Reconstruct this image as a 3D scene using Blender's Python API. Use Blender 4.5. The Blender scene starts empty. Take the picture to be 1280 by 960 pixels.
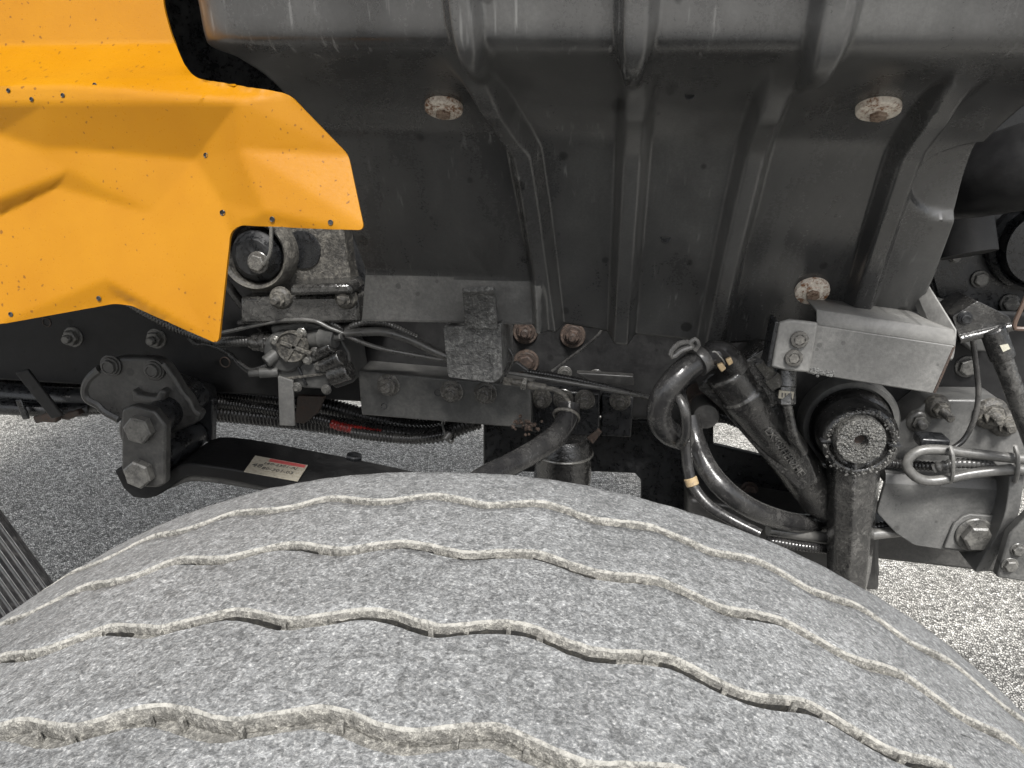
import bpy, bmesh, math, random
import numpy as np
from mathutils import Vector, Matrix, noise

random.seed(7)
scene = bpy.context.scene
col = scene.collection
R_ = math.radians

# ------------------------------------------------------------------ camera
H = 1.150                      # lens height over the ground
FPX = 1005.0                   # focal length in pixels of a 1280 px wide picture
yaw, pitch, roll = R_(6.97), R_(17.82), R_(1.09)
_F = np.array([-math.sin(yaw)*math.cos(pitch), math.cos(yaw)*math.cos(pitch), -math.sin(pitch)])
_R0 = np.array([math.cos(yaw), math.sin(yaw), 0.0])
_U0 = np.cross(_R0, _F)
_R = _R0*math.cos(roll)+_U0*math.sin(roll)
_U = -_R0*math.sin(roll)+_U0*math.cos(roll)
cd = bpy.data.cameras.new('camera'); cam = bpy.data.objects.new('camera', cd); col.objects.link(cam)
cd.sensor_width = 36.0; cd.lens = 36.0*FPX/1280.0; cd.clip_start = 0.02; cd.clip_end = 500
m = Matrix.Identity(4)
for i in range(3):
    m[i][0] = _R[i]; m[i][1] = _U[i]; m[i][2] = -_F[i]
m[2][3] = H
cam.matrix_world = m
scene.camera = cam

# ------------------------------------------------------------------ light
SUN = Vector((0.16, -0.62, 0.86)).normalized()       # towards the sun
w = bpy.data.worlds.new('World'); scene.world = w; w.use_nodes = True
nt = w.node_tree; bg = nt.nodes['Background']
sky = nt.nodes.new('ShaderNodeTexSky'); sky.sky_type = 'NISHITA'; sky.sun_disc = False
sky.sun_elevation = math.asin(SUN.z); sky.sun_rotation = math.atan2(SUN.x, SUN.y)
sky.air_density = 1.0; sky.dust_density = 3.0; sky.ozone_density = 0.6
hs = nt.nodes.new('ShaderNodeHueSaturation'); hs.inputs['Saturation'].default_value = 0.25
nt.links.new(sky.outputs[0], hs.inputs['Color'])
nt.links.new(hs.outputs[0], bg.inputs[0]); bg.inputs[1].default_value = 0.08
sd = bpy.data.lights.new('sun', 'SUN'); so = bpy.data.objects.new('sun', sd); col.objects.link(so)
sd.energy = 2.4; sd.angle = R_(14); sd.color = (1.0, 0.975, 0.94)
so.rotation_euler = SUN.to_track_quat('Z', 'Y').to_euler()
vs = scene.view_settings
vs.view_transform = 'Standard'; vs.look = 'None'; vs.gamma = 1.0; vs.exposure = 1.5; vs.use_curve_mapping = False
scene.cycles.max_bounces = 4

# ------------------------------------------------------------------ picture layout helpers
def ray(px, py):
    return _F+_R*((px-640)/FPX)-_U*((py-480)/FPX)
def P(px, py, Y):                       # point of the plane Y = const (planes parallel to the truck's side)
    d = ray(px, py); t = Y/d[1]
    return Vector((d[0]*t, Y, d[2]*t+H))
def S(px, py, Y):                       # metres per pixel there
    return (Y/ray(px, py)[1])/FPX

# ------------------------------------------------------------------ materials
def new_mat(name):
    m = bpy.data.materials.new(name); m.use_nodes = True
    return m, m.node_tree, m.node_tree.nodes['Principled BSDF']
def N(nt, t, **kw):
    n = nt.nodes.new(t)
    for k, v in kw.items(): setattr(n, k, v)
    return n
def rgb(c): return (c[0], c[1], c[2], 1.0)
def ramp(nt, src, stops):
    r = N(nt, 'ShaderNodeValToRGB'); nt.links.new(src, r.inputs[0])
    e = r.color_ramp.elements
    while len(e) < len(stops): e.new(0.5)
    for el, (p, c) in zip(e, stops):
        el.position = p; el.color = rgb(c) if not isinstance(c, (int, float)) else (c, c, c, 1)
    return r
def noise_tex(nt, vec, scale, detail=5, rough=0.6, dist=0.0):
    n = N(nt, 'ShaderNodeTexNoise'); n.inputs['Scale'].default_value = scale
    n.inputs['Detail'].default_value = detail; n.inputs['Roughness'].default_value = rough
    n.inputs['Distortion'].default_value = dist
    nt.links.new(vec, n.inputs['Vector']); return n
def mix(nt, fac, a, b):
    mx = N(nt, 'ShaderNodeMix', data_type='RGBA')
    if isinstance(fac, (int, float)): mx.inputs[0].default_value = fac
    else: nt.links.new(fac, mx.inputs[0])
    for i, v in ((6, a), (7, b)):
        if isinstance(v, tuple): mx.inputs[i].default_value = rgb(v)
        else: nt.links.new(v, mx.inputs[i])
    return mx.outputs[2]
def math_n(nt, op, a, b):
    n = N(nt, 'ShaderNodeMath', operation=op)
    for i, v in enumerate((a, b)):
        if isinstance(v, (int, float)): n.inputs[i].default_value = v
        else: nt.links.new(v, n.inputs[i])
    return n.outputs[0]

def grime(name, base, dust, amt=0.5, scale=25, rough=0.55, bump=0.25, fine=300, metallic=0.0,
          spots=0.0, spot_col=(0.008, 0.008, 0.008), stretch=(1, 1, 1), scratch=0.0, spec=0.5, rough_var=0.2,
          bdist=0.0015, spot_scale=45, edge=0.35, mott=1.0, grain=1.0):
    m, nt, b = new_mat(name)
    g = N(nt, 'ShaderNodeNewGeometry')
    mp = N(nt, 'ShaderNodeMapping'); nt.links.new(g.outputs['Position'], mp.inputs[0]); mp.inputs['Scale'].default_value = stretch
    v = mp.outputs[0]; raw = g.outputs['Position']
    n1 = noise_tex(nt, v, scale, 5, 0.62, 0.5)
    n2 = noise_tex(nt, raw, fine, 3, 0.7)
    n5 = noise_tex(nt, v, scale*4.3, 4, 0.7, 0.8)
    r1 = ramp(nt, n1.outputs[0], [(0.5-0.14, 0.0), (0.5+0.17, 1.0)])
    r5 = ramp(nt, n5.outputs[0], [(0.42, 1.0-0.72*mott), (0.62, 1.0+0.1*mott)])
    f = math_n(nt, 'MULTIPLY', math_n(nt, 'ADD', math_n(nt, 'MULTIPLY', r1.outputs[0], 0.75), 0.2), r5.outputs[0])
    r2 = ramp(nt, n2.outputs[0], [(0.36, 1.0-0.65*grain), (0.66, 1.0+0.5*grain)])
    dustf = math_n(nt, 'MINIMUM', math_n(nt, 'MULTIPLY', math_n(nt, 'MULTIPLY', f, r2.outputs[0]), amt*1.35), 1.0)
    c = mix(nt, dustf, base, dust)
    if edge > 0:
        pe = ramp(nt, g.outputs['Pointiness'], [(0.54, 0.0), (0.62, 1.0)])
        ef = math_n(nt, 'MULTIPLY', math_n(nt, 'MULTIPLY', pe.outputs[0], r5.outputs[0]), edge)
        c = mix(nt, ef, c, (dust[0]*1.7+0.02, dust[1]*1.7+0.02, dust[2]*1.7+0.02))
    if scratch > 0:
        mp2 = N(nt, 'ShaderNodeMapping'); nt.links.new(g.outputs['Position'], mp2.inputs[0])
        mp2.inputs['Scale'].default_value = (260, 60, 16); mp2.inputs['Rotation'].default_value = (0, 0.12, 0)
        n3 = noise_tex(nt, mp2.outputs[0], 1.0, 3, 0.5)
        n4 = noise_tex(nt, raw, 7.0, 2, 0.5)
        s = ramp(nt, n3.outputs[0], [(0.62, 0.0), (0.71, 1.0)])
        s2 = ramp(nt, n4.outputs[0], [(0.5, 0.0), (0.66, 1.0)])
        sf = math_n(nt, 'MULTIPLY', math_n(nt, 'MULTIPLY', s.outputs[0], s2.outputs[0]), scratch)
        c = mix(nt, sf, c, (dust[0]*1.8, dust[1]*1.8, dust[2]*1.8))
    if spots > 0:
        vo = N(nt, 'ShaderNodeTexVoronoi', voronoi_dimensions='2D'); vo.inputs['Scale'].default_value = spot_scale; vo.inputs['Randomness'].default_value = 1.0
        nt.links.new(xz(nt, raw), vo.inputs['Vector'])
        sep = N(nt, 'ShaderNodeSeparateColor'); nt.links.new(vo.outputs['Color'], sep.inputs[0])
        rad = math_n(nt, 'MULTIPLY', math_n(nt, 'SUBTRACT', sep.outputs[0], 0.60), 0.45)
        d = math_n(nt, 'SUBTRACT', rad, vo.outputs['Distance'])
        k = ramp(nt, math_n(nt, 'MULTIPLY', d, 12.0), [(0.0, 0.0), (0.5, 1.0)])
        c = mix(nt, math_n(nt, 'MULTIPLY', k.outputs[0], spots), c, spot_col)
    nt.links.new(c, b.inputs['Base Color'])
    rr = ramp(nt, dustf, [(0.05, max(0.08, rough-rough_var)), (0.6, min(1, rough+rough_var))])
    nt.links.new(rr.outputs[0], b.inputs['Roughness'])
    b.inputs['Metallic'].default_value = metallic
    b.inputs['Specular IOR Level'].default_value = spec
    if bump > 0:
        bp = N(nt, 'ShaderNodeBump'); bp.inputs['Strength'].default_value = bump; bp.inputs['Distance'].default_value = bdist
        nt.links.new(math_n(nt, 'ADD', math_n(nt, 'MULTIPLY', n2.outputs[0], 0.5), n1.outputs[0]), bp.inputs['Height'])
        nt.links.new(bp.outputs[0], b.inputs['Normal'])
    return m

def xz(nt, raw):
    a = N(nt, 'ShaderNodeSeparateXYZ'); nt.links.new(raw, a.inputs[0])
    b = N(nt, 'ShaderNodeCombineXYZ'); nt.links.new(a.outputs[0], b.inputs[0]); nt.links.new(a.outputs[2], b.inputs[1])
    return b.outputs[0]
M = {}
M['rail'] = grime('rail_paint', (0.006, 0.006, 0.0065), (0.026, 0.026, 0.026), 0.6, 9, 0.5, 0.25, 260, spec=0.18, spots=0.6, spot_scale=30, mott=0.5, grain=0.4)
M['frame'] = grime('chassis_paint', (0.012, 0.012, 0.013), (0.085, 0.083, 0.077), 0.6, 10, 0.44, 0.4, 260, spots=0.6, spot_scale=30, mott=0.6, grain=0.6)
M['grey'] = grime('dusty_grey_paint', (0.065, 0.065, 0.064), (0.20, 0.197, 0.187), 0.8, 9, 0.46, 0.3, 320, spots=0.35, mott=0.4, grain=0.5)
M['grey2'] = grime('dusty_dark_grey_paint', (0.055, 0.056, 0.056), (0.155, 0.153, 0.146), 0.8, 9, 0.42, 0.3, 320, spots=0.35, mott=0.45, grain=0.5)
M['plate'] = grime('plate_paint', (0.024, 0.025, 0.026), (0.13, 0.128, 0.12), 0.6, 12, 0.48, 0.3, 320, spots=0.6, spot_scale=28, mott=0.5, grain=0.5)
M['dark'] = grime('deep_black_paint', (0.005, 0.0055, 0.0065), (0.032, 0.033, 0.035), 0.6, 14, 0.42, 0.2, 200)
M['oily'] = grime('oily_black_iron', (0.006, 0.006, 0.0065), (0.10, 0.097, 0.09), 0.36, 30, 0.24, 0.6, 300, spec=0.9, rough_var=0.16, grain=0.6, bdist=0.002)
M['grease'] = grime('caked_grease_iron', (0.012, 0.012, 0.012), (0.17, 0.166, 0.152), 0.7, 130, 0.32, 1.0, 600, spec=0.8, rough_var=0.2, bdist=0.003)
M['cast'] = grime('grimy_cast_iron', (0.025, 0.024, 0.023), (0.17, 0.16, 0.138), 0.65, 50, 0.6, 0.8, 300, bdist=0.003)
M['flaky'] = grime('flaking_paint', (0.03, 0.03, 0.03), (0.22, 0.22, 0.21), 0.6, 60, 0.6, 1.0, 260, bdist=0.004)
M['hose'] = grime('rubber_hose', (0.010, 0.010, 0.011), (0.085, 0.083, 0.078), 0.4, 22, 0.30, 0.2, 400, scratch=0.2, mott=0.7, grain=0.5)
M['wire'] = grime('black_cable_sheath', (0.02, 0.02, 0.021), (0.16, 0.155, 0.145), 0.4, 30, 0.34, 0.1, 300, mott=0.5, grain=0.3)
M['wiregrey'] = grime('dusty_cable_sheath', (0.045, 0.045, 0.044), (0.17, 0.166, 0.155), 0.6, 22, 0.34, 0.08, 300, mott=0.5, grain=0.3, spec=0.7)
M['conduit'] = grime('corrugated_plastic', (0.010, 0.010, 0.011), (0.06, 0.058, 0.054), 0.4, 20, 0.30, 0.05, 300, mott=0.5, grain=0.2, edge=0.0)
M['conduitgrey'] = grime('dusty_corrugated_plastic', (0.03, 0.03, 0.03), (0.13, 0.127, 0.118), 0.5, 20, 0.34, 0.05, 300, mott=0.5, grain=0.2, edge=0.0)
M['red'] = grime('red_corrugated_plastic', (0.26, 0.016, 0.012), (0.02, 0.015, 0.015), 0.8, 60, 0.4, 0.1, 300)
M['steel'] = grime('dull_zinc_steel', (0.30, 0.295, 0.28), (0.12, 0.115, 0.10), 0.6, 90, 0.38, 0.3, 400, metallic=0.7)
M['bolt'] = grime('dusty_black_bolt', (0.035, 0.035, 0.035), (0.17, 0.165, 0.15), 0.6, 45, 0.36, 0.15, 350, mott=0.6, grain=0.5, edge=0.15)
M['boltoil'] = grime('oiled_bolt', (0.035, 0.034, 0.033), (0.20, 0.19, 0.17), 0.5, 60, 0.24, 0.15, 400, mott=0.6, grain=0.5, edge=0.15, spec=0.8)
M['rust'] = grime('rusted_steel', (0.022, 0.017, 0.014), (0.105, 0.072, 0.055), 0.8, 90, 0.75, 0.8, 300)
M['rustdark'] = grime('dark_rusted_steel', (0.018, 0.014, 0.012), (0.075, 0.047, 0.034), 0.6, 80, 0.7, 0.7, 300)
M['disc'] = grime('worn_washer', (0.72, 0.68, 0.60), (0.16, 0.07, 0.03), 1.0, 60, 0.6, 0.6, 300, spec=0.3)
M['discbolt'] = grime('rust_stained_bolt_head', (0.26, 0.20, 0.15), (0.06, 0.03, 0.016), 1.0, 120, 0.6, 0.6, 300)
M['label'] = grime('dirty_paper_label', (0.42, 0.39, 0.32), (0.20, 0.18, 0.14), 0.7, 70, 0.6, 0.1, 300)
M['labelred'] = grime('label_red_ink', (0.45, 0.04, 0.045), (0.30, 0.1, 0.09), 0.5, 90, 0.6, 0.0, 300)
M['ink'] = grime('label_black_ink', (0.04, 0.04, 0.04), (0.12, 0.11, 0.1), 0.5, 90, 0.6, 0.0, 300)
M['tan'] = grime('tan_plastic_clip', (0.36, 0.27, 0.15), (0.16, 0.12, 0.08), 0.6, 120, 0.5, 0.2, 300)
M['mark'] = grime('pale_paint_mark', (0.5, 0.48, 0.38), (0.2, 0.19, 0.16), 0.6, 120, 0.6, 0.2, 300)
M['copper'] = grime('orange_bare_wire', (0.085, 0.055, 0.04), (0.05, 0.035, 0.03), 0.5, 90, 0.5, 0.1, 300)
M['flap'] = grime('ribbed_rubber', (0.008, 0.008, 0.009), (0.03, 0.029, 0.028), 0.5, 30, 0.5, 0.2, 300)
M['liner'] = grime('liner_plastic', (0.011, 0.011, 0.0118), (0.082, 0.082, 0.080), 0.8, 3.2, 0.25, 0.12, 420, spec=0.85, spots=0.8,
                   spot_col=(0.014, 0.014, 0.014), stretch=(1.6, 1.0, 0.5), scratch=0.9, edge=0.0, mott=0.3, grain=0.25, rough_var=0.06, spot_scale=24)

def yellow_mat():
    m, nt, b = new_mat('yellow_paint')
    g = N(nt, 'ShaderNodeNewGeometry'); raw = g.outputs['Position']
    n1 = noise_tex(nt, raw, 10, 5, 0.6)
    c = mix(nt, ramp(nt, n1.outputs[0], [(0.35, 0.0), (0.7, 1.0)]).outputs[0], (0.275, 0.113, 0.001), (0.31, 0.136, 0.0022))
    vo = N(nt, 'ShaderNodeTexVoronoi', voronoi_dimensions='2D'); vo.inputs['Scale'].default_value = 210
    wv = N(nt, 'ShaderNodeVectorMath', operation='ADD'); nt.links.new(xz(nt, raw), wv.inputs[0])
    wn = noise_tex(nt, raw, 400, 2, 0.5); ws = N(nt, 'ShaderNodeVectorMath', operation='SCALE'); nt.links.new(wn.outputs['Color'], ws.inputs[0]); ws.inputs['Scale'].default_value = 0.0035
    nt.links.new(ws.outputs[0], wv.inputs[1]); nt.links.new(wv.outputs[0], vo.inputs['Vector'])
    sep = N(nt, 'ShaderNodeSeparateColor'); nt.links.new(vo.outputs['Color'], sep.inputs[0])
    n2 = noise_tex(nt, raw, 6, 3, 0.6)
    dens = math_n(nt, 'MULTIPLY', math_n(nt, 'SUBTRACT', n2.outputs[0], 0.33), 1.2)
    rad = math_n(nt, 'MULTIPLY', math_n(nt, 'SUBTRACT', sep.outputs[0], math_n(nt, 'SUBTRACT', 0.93, dens)), 0.8)
    k = ramp(nt, math_n(nt, 'MULTIPLY', math_n(nt, 'SUBTRACT', rad, vo.outputs['Distance']), 14.0), [(0.0, 0.0), (0.4, 1.0)])
    c = mix(nt, math_n(nt, 'MULTIPLY', k.outputs[0], 0.75), c, (0.09, 0.035, 0.008))
    nt.links.new(c, b.inputs['Base Color'])
    nf = noise_tex(nt, raw, 500, 3, 0.6)
    nt.links.new(ramp(nt, nf.outputs[0], [(0.3, 0.26), (0.7, 0.40)]).outputs[0], b.inputs['Roughness'])
    b.inputs['Specular IOR Level'].default_value = 0.3
    bp = N(nt, 'ShaderNodeBump'); bp.inputs['Strength'].default_value = 0.10; bp.inputs['Distance'].default_value = 0.0006
    nt.links.new(nf.outputs[0], bp.inputs['Height']); nt.links.new(bp.outputs[0], b.inputs['Normal'])
    return m
M['yellow'] = yellow_mat()

def tyre_mat():
    m, nt, b = new_mat('worn_tyre_rubber')
    g = N(nt, 'ShaderNodeNewGeometry'); raw = g.outputs['Position']
    n1 = noise_tex(nt, raw, 760, 4, 0.65, 0.5)
    n2 = noise_tex(nt, raw, 16, 5, 0.65, 0.6)
    n4 = noise_tex(nt, raw, 240, 4, 0.62, 1.0)
    n3 = noise_tex(nt, raw, 1500, 2, 0.7)
    c1 = ramp(nt, n1.outputs[0], [(0.28, (0.07, 0.072, 0.073)), (0.45, (0.145, 0.149, 0.151)), (0.57, (0.21, 0.214, 0.214)), (0.74, (0.44, 0.44, 0.43))])
    f = ramp(nt, n2.outputs[0], [(0.36, 0.84), (0.64, 1.08)])
    f4 = ramp(nt, n4.outputs[0], [(0.37, 0.60), (0.65, 1.36)])
    ff = math_n(nt, 'MULTIPLY', f.outputs[0], f4.outputs[0])
    mu = N(nt, 'ShaderNodeMix', data_type='RGBA', blend_type='MULTIPLY'); mu.inputs[0].default_value = 1.0
    nt.links.new(c1.outputs[0], mu.inputs[6]); nt.links.new(ff, mu.inputs[7])
    # small cuts in the rubber
    mp2 = N(nt, 'ShaderNodeMapping'); nt.links.new(raw, mp2.inputs[0]); mp2.inputs['Scale'].default_value = (70, 240, 70); mp2.inputs['Rotation'].default_value = (0.3, 0.2, 0.5)
    n6 = noise_tex(nt, mp2.outputs[0], 1.0, 2, 0.5, 1.2)
    cut = ramp(nt, n6.outputs[0], [(0.745, 0.0), (0.775, 0.75)])
    cc = mix(nt, cut.outputs[0], mu.outputs[2], (0.03, 0.03, 0.03))
    nt.links.new(cc, b.inputs['Base Color'])
    b.inputs['Roughness'].default_value = 0.7; b.inputs['Specular IOR Level'].default_value = 0.35
    bp = N(nt, 'ShaderNodeBump'); bp.inputs['Strength'].default_value = 0.6; bp.inputs['Distance'].default_value = 0.0014
    hgt = math_n(nt, 'ADD', n1.outputs[0], math_n(nt, 'MULTIPLY', n3.outputs[0], 0.4))
    nt.links.new(math_n(nt, 'SUBTRACT', hgt, cut.outputs[0]), bp.inputs['Height'])
    nt.links.new(bp.outputs[0], b.inputs['Normal'])
    return m
M['tyre'] = tyre_mat()
M['groove'] = grime('dried_mud_in_groove', (0.31, 0.302, 0.277), (0.11, 0.108, 0.10), 1.0, 120, 0.9, 0.9, 420, spec=0.15, bdist=0.002)
M['groovewall'] = grime('dusty_groove_wall', (0.075, 0.073, 0.068), (0.33, 0.32, 0.29), 0.8, 280, 0.9, 0.8, 420, spec=0.15, edge=0.0, bdist=0.002)
M['groovedeep'] = grime('groove_rubber_shade', (0.018, 0.018, 0.018), (0.09, 0.085, 0.07), 0.4, 90, 0.9, 0.5, 420, spec=0.2)  # rubber darkened to put the shade of the open gaps into its colour

def asphalt():
    m, nt, b = new_mat('chip_seal_asphalt')
    g = N(nt, 'ShaderNodeNewGeometry'); raw = g.outputs['Position']
    vo = N(nt, 'ShaderNodeTexVoronoi', voronoi_dimensions='2D'); vo.inputs['Scale'].default_value = 160; nt.links.new(raw, vo.inputs['Vector'])
    ve = N(nt, 'ShaderNodeTexVoronoi', feature='DISTANCE_TO_EDGE', voronoi_dimensions='2D'); ve.inputs['Scale'].default_value = 160; nt.links.new(raw, ve.inputs['Vector'])
    sep = N(nt, 'ShaderNodeSeparateColor'); nt.links.new(vo.outputs['Color'], sep.inputs[0])
    c = ramp(nt, sep.outputs[0], [(0.0, (0.10, 0.097, 0.088)), (0.3, (0.32, 0.312, 0.287)), (0.7, (0.52, 0.507, 0.468)), (1.0, (0.80, 0.78, 0.725))])
    e = ramp(nt, ve.outputs['Distance'], [(0.02, 0.0), (0.22, 1.0)])
    c2 = mix(nt, e.outputs[0], (0.05, 0.048, 0.044), c.outputs[0])
    n2 = noise_tex(nt, raw, 2.3, 4, 0.6)
    c3 = mix(nt, math_n(nt, 'MULTIPLY', ramp(nt, n2.outputs[0], [(0.45, 0.0), (0.75, 1.0)]).outputs[0], 0.35), c2, (0.10, 0.09, 0.07))
    nt.links.new(c3, b.inputs['Base Color']); b.inputs['Roughness'].default_value = 0.8
    bp = N(nt, 'ShaderNodeBump'); bp.inputs['Strength'].default_value = 1.0; bp.inputs['Distance'].default_value = 0.006
    nt.links.new(math_n(nt, 'MULTIPLY', e.outputs[0], sep.outputs[1]), bp.inputs['Height']); nt.links.new(bp.outputs[0], b.inputs['Normal'])
    return m
M['asphalt'] = asphalt()

# ------------------------------------------------------------------ mesh helpers
WORLD = {}                                 # world location of every object built
class MB:
    def __init__(s): s.v = []; s.f = []; s.mi = []
    def add(s, vs_, fs, mi=0):
        o = len(s.v); s.v += [Vector(x) for x in vs_]
        for f in fs: s.f.append([o+i for i in f]); s.mi.append(mi)
        return s
    def prism(s, pts, ext, mi=0):           # closed polygon (3D) extruded by vector ext
        n = len(pts); e = Vector(ext)
        vs_ = [Vector(p) for p in pts]+[Vector(p)+e for p in pts]
        fs = [list(range(n))[::-1], list(range(n, 2*n))]+[[i, (i+1) % n, n+(i+1) % n, n+i] for i in range(n)]
        return s.add(vs_, fs, mi)
    def loft(s, a, b, mi=0):                # two rings with the same count
        n = len(a)
        return s.add(list(a)+list(b), [list(range(n))[::-1], list(range(n, 2*n))]+[[i, (i+1) % n, n+(i+1) % n, n+i] for i in range(n)], mi)
    def box(s, p0, p1, mi=0):
        x0, y0, z0 = p0; x1, y1, z1 = p1
        return s.prism([(x0, y0, z0), (x1, y0, z0), (x1, y0, z1), (x0, y0, z1)], (0, y1-y0, 0), mi)
    def lathe(s, o, ax, prof, n=24, mi=0, rot=0.0, cap=True):   # prof = [(radius, height along ax)]
        ax = Vector(ax).normalized(); o = Vector(o)
        u = ax.orthogonal().normalized() if abs(ax.y) < 0.9 else Vector((1, 0, 0))-ax*ax.x
        u.normalize(); w_ = ax.cross(u)
        vs_ = []
        for r, h in prof:
            for k in range(n):
                a = 2*math.pi*k/n+rot
                vs_.append(o+ax*h+(u*math.cos(a)+w_*math.sin(a))*r)
        fs = []
        for j in range(len(prof)-1):
            for k in range(n):
                k2 = (k+1) % n
                fs.append([j*n+k, j*n+k2, (j+1)*n+k2, (j+1)*n+k])
        fs.append(list(range(n))[::-1]); q = (len(prof)-1)*n
        if cap: fs.append([q+k for k in range(n)])
        return s.add(vs_, fs, mi)
    def cyl(s, p0, p1, r0, r1=None, n=20, mi=0):
        p0 = Vector(p0); p1 = Vector(p1); L = (p1-p0).length; r1 = r0 if r1 is None else r1
        c = min(r0, r1, L)*0.12
        return s.lathe(p0, p1-p0, [(r0-c, 0), (r0, c), (r1, L-c), (r1-c, L)], n, mi)
    def tube(s, pts, rad, n=12, step=0.006, corr=None, mi=0):
        pts = [Vector(p) for p in pts]; path = catmull(pts, step if corr is None else corr/4.0)
        k = len(path); T = [(path[min(i+1, k-1)]-path[max(i-1, 0)]).normalized() for i in range(k)]
        nrm = T[0].orthogonal().normalized(); vs_ = []
        for i in range(k):
            if i: nrm = (nrm-T[i]*nrm.dot(T[i])).normalized()
            bn = T[i].cross(nrm)
            t = i/(k-1); r = rad if not isinstance(rad, (list, tuple)) else rad[0]+(rad[1]-rad[0])*t
            if corr: r *= (1.0, 1.0, 0.84, 0.84)[i % 4]
            for a in range(n):
                an = 2*math.pi*a/n; vs_.append(path[i]+(nrm*math.cos(an)+bn*math.sin(an))*r)
        fs = []
        for i in range(k-1):
            for a in range(n):
                b = (a+1) % n; fs.append([i*n+a, i*n+b, (i+1)*n+b, (i+1)*n+a])
        fs.append(list(range(n))[::-1]); fs.append([(k-1)*n+a for a in range(n)])
        return s.add(vs_, fs, mi)
    def torus(s, o, ax, R, r, n=40, k=12, mi=0, sq=1.0):
        ax = Vector(ax).normalized(); o = Vector(o); u = ax.orthogonal().normalized(); w_ = ax.cross(u); vs_ = []
        for i in range(n):
            a = 2*math.pi*i/n; d = u*math.cos(a)+w_*math.sin(a)
            for j in range(k):
                b = 2*math.pi*j/k; vs_.append(o+d*(R+r*math.cos(b))+ax*(r*sq*math.sin(b)))
        fs = [[i*k+j, ((i+1) % n)*k+j, ((i+1) % n)*k+(j+1) % k, i*k+(j+1) % k] for i in range(n) for j in range(k)]
        return s.add(vs_, fs, mi)
    def build(s, name, mats, parent=None, smooth=True, bevel=0.0, seg=2, angle=35, label=None, origin=None):
        if isinstance(mats, str): mats = [mats]
        c = Vector(origin) if origin is not None else sum(s.v, Vector())/len(s.v)
        me = bpy.data.meshes.new(name)
        me.from_pydata([tuple(x-c) for x in s.v], [], s.f)
        for k in mats: me.materials.append(M[k])
        me.polygons.foreach_set('material_index', s.mi)
        bm = bmesh.new(); bm.from_mesh(me); bmesh.ops.recalc_face_normals(bm, faces=bm.faces); bm.to_mesh(me); bm.free()
        if smooth:
            me.shade_smooth(); me.set_sharp_from_angle(angle=R_(angle))
        return link(name, me, c, parent, bevel, seg, label)
def link(name, me, c, parent, bevel=0, seg=2, label=None, scale=None, rot=None):
    o = bpy.data.objects.new(name, me); col.objects.link(o)
    WORLD[o.name] = Vector(c)
    if parent is not None:
        o.parent = parent; o.location = Vector(c)-WORLD[parent.name]
    else: o.location = c
    if scale: o.scale = scale
    if rot: o.rotation_euler = rot
    if bevel > 0:
        b = o.modifiers.new('edge', 'BEVEL'); b.width = bevel; b.segments = seg; b.limit_method = 'ANGLE'; b.angle_limit = R_(35)
    if label: o['label'] = label
    return o
def catmull(pts, step):
    if len(pts) == 2:
        n = max(2, int((pts[1]-pts[0]).length/step)); return [pts[0].lerp(pts[1], i/n) for i in range(n+1)]
    q = [pts[0]*2-pts[1]]+pts+[pts[-1]*2-pts[-2]]; dense = []
    for i in range(1, len(q)-2):
        for k in range(24):
            t = k/24; a, b, c, d = q[i-1], q[i], q[i+1], q[i+2]
            dense.append(0.5*((2*b)+(c-a)*t+(2*a-5*b+4*c-d)*t*t+(3*b-a-3*c+d)*t**3))
    dense.append(pts[-1])
    L = [0.0]
    for i in range(1, len(dense)): L.append(L[-1]+(dense[i]-dense[i-1]).length)
    n = max(3, int(L[-1]/step)); out = []; j = 0
    for i in range(n+1):
        t = L[-1]*i/n
        while j < len(L)-2 and L[j+1] < t: j += 1
        f = (t-L[j])/max(1e-9, L[j+1]-L[j]); out.append(dense[j].lerp(dense[j+1], min(1, max(0, f))))
    return out
def rounded(pts, r, k=4):                   # round the corners of a 2D pixel polygon
    out = []; n = len(pts)
    for i in range(n):
        a, b, c = Vector(pts[i-1]), Vector(pts[i]), Vector(pts[(i+1) % n])
        u = a-b; v = c-b; d = min(r, u.length*0.45, v.length*0.45)
        p0 = b+u.normalized()*d; p1 = b+v.normalized()*d
        for j in range(k+1):
            t = j/k; out.append(tuple((p0*(1-t)**2+b*2*t*(1-t)+p1*t*t)))
    return out
def plate(name, pts, Y, th, mats, parent, r=0, bevel=0.0015, label=None, Yf=None):
    pp = rounded(pts, r) if r else pts
    a = [P(x, y, Y if Yf is None else Yf(x, y)) for x, y in pp]
    return MB().prism(a, (0, th, 0)).build(name, mats, parent, bevel=bevel, label=label)
def hose(name, pts, rpx, mat, parent, corr=None, n=14, label=None):
    mid = pts[len(pts)//2]
    if isinstance(rpx, (list, tuple)): r = [q*S(*mid) for q in rpx]
    else: r = rpx*S(*mid)
    mb = MB(); mb.tube([P(*p) for p in pts], r, n=n, corr=corr)
    return mb.build(name, mat, parent, label=label, angle=60)
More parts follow.
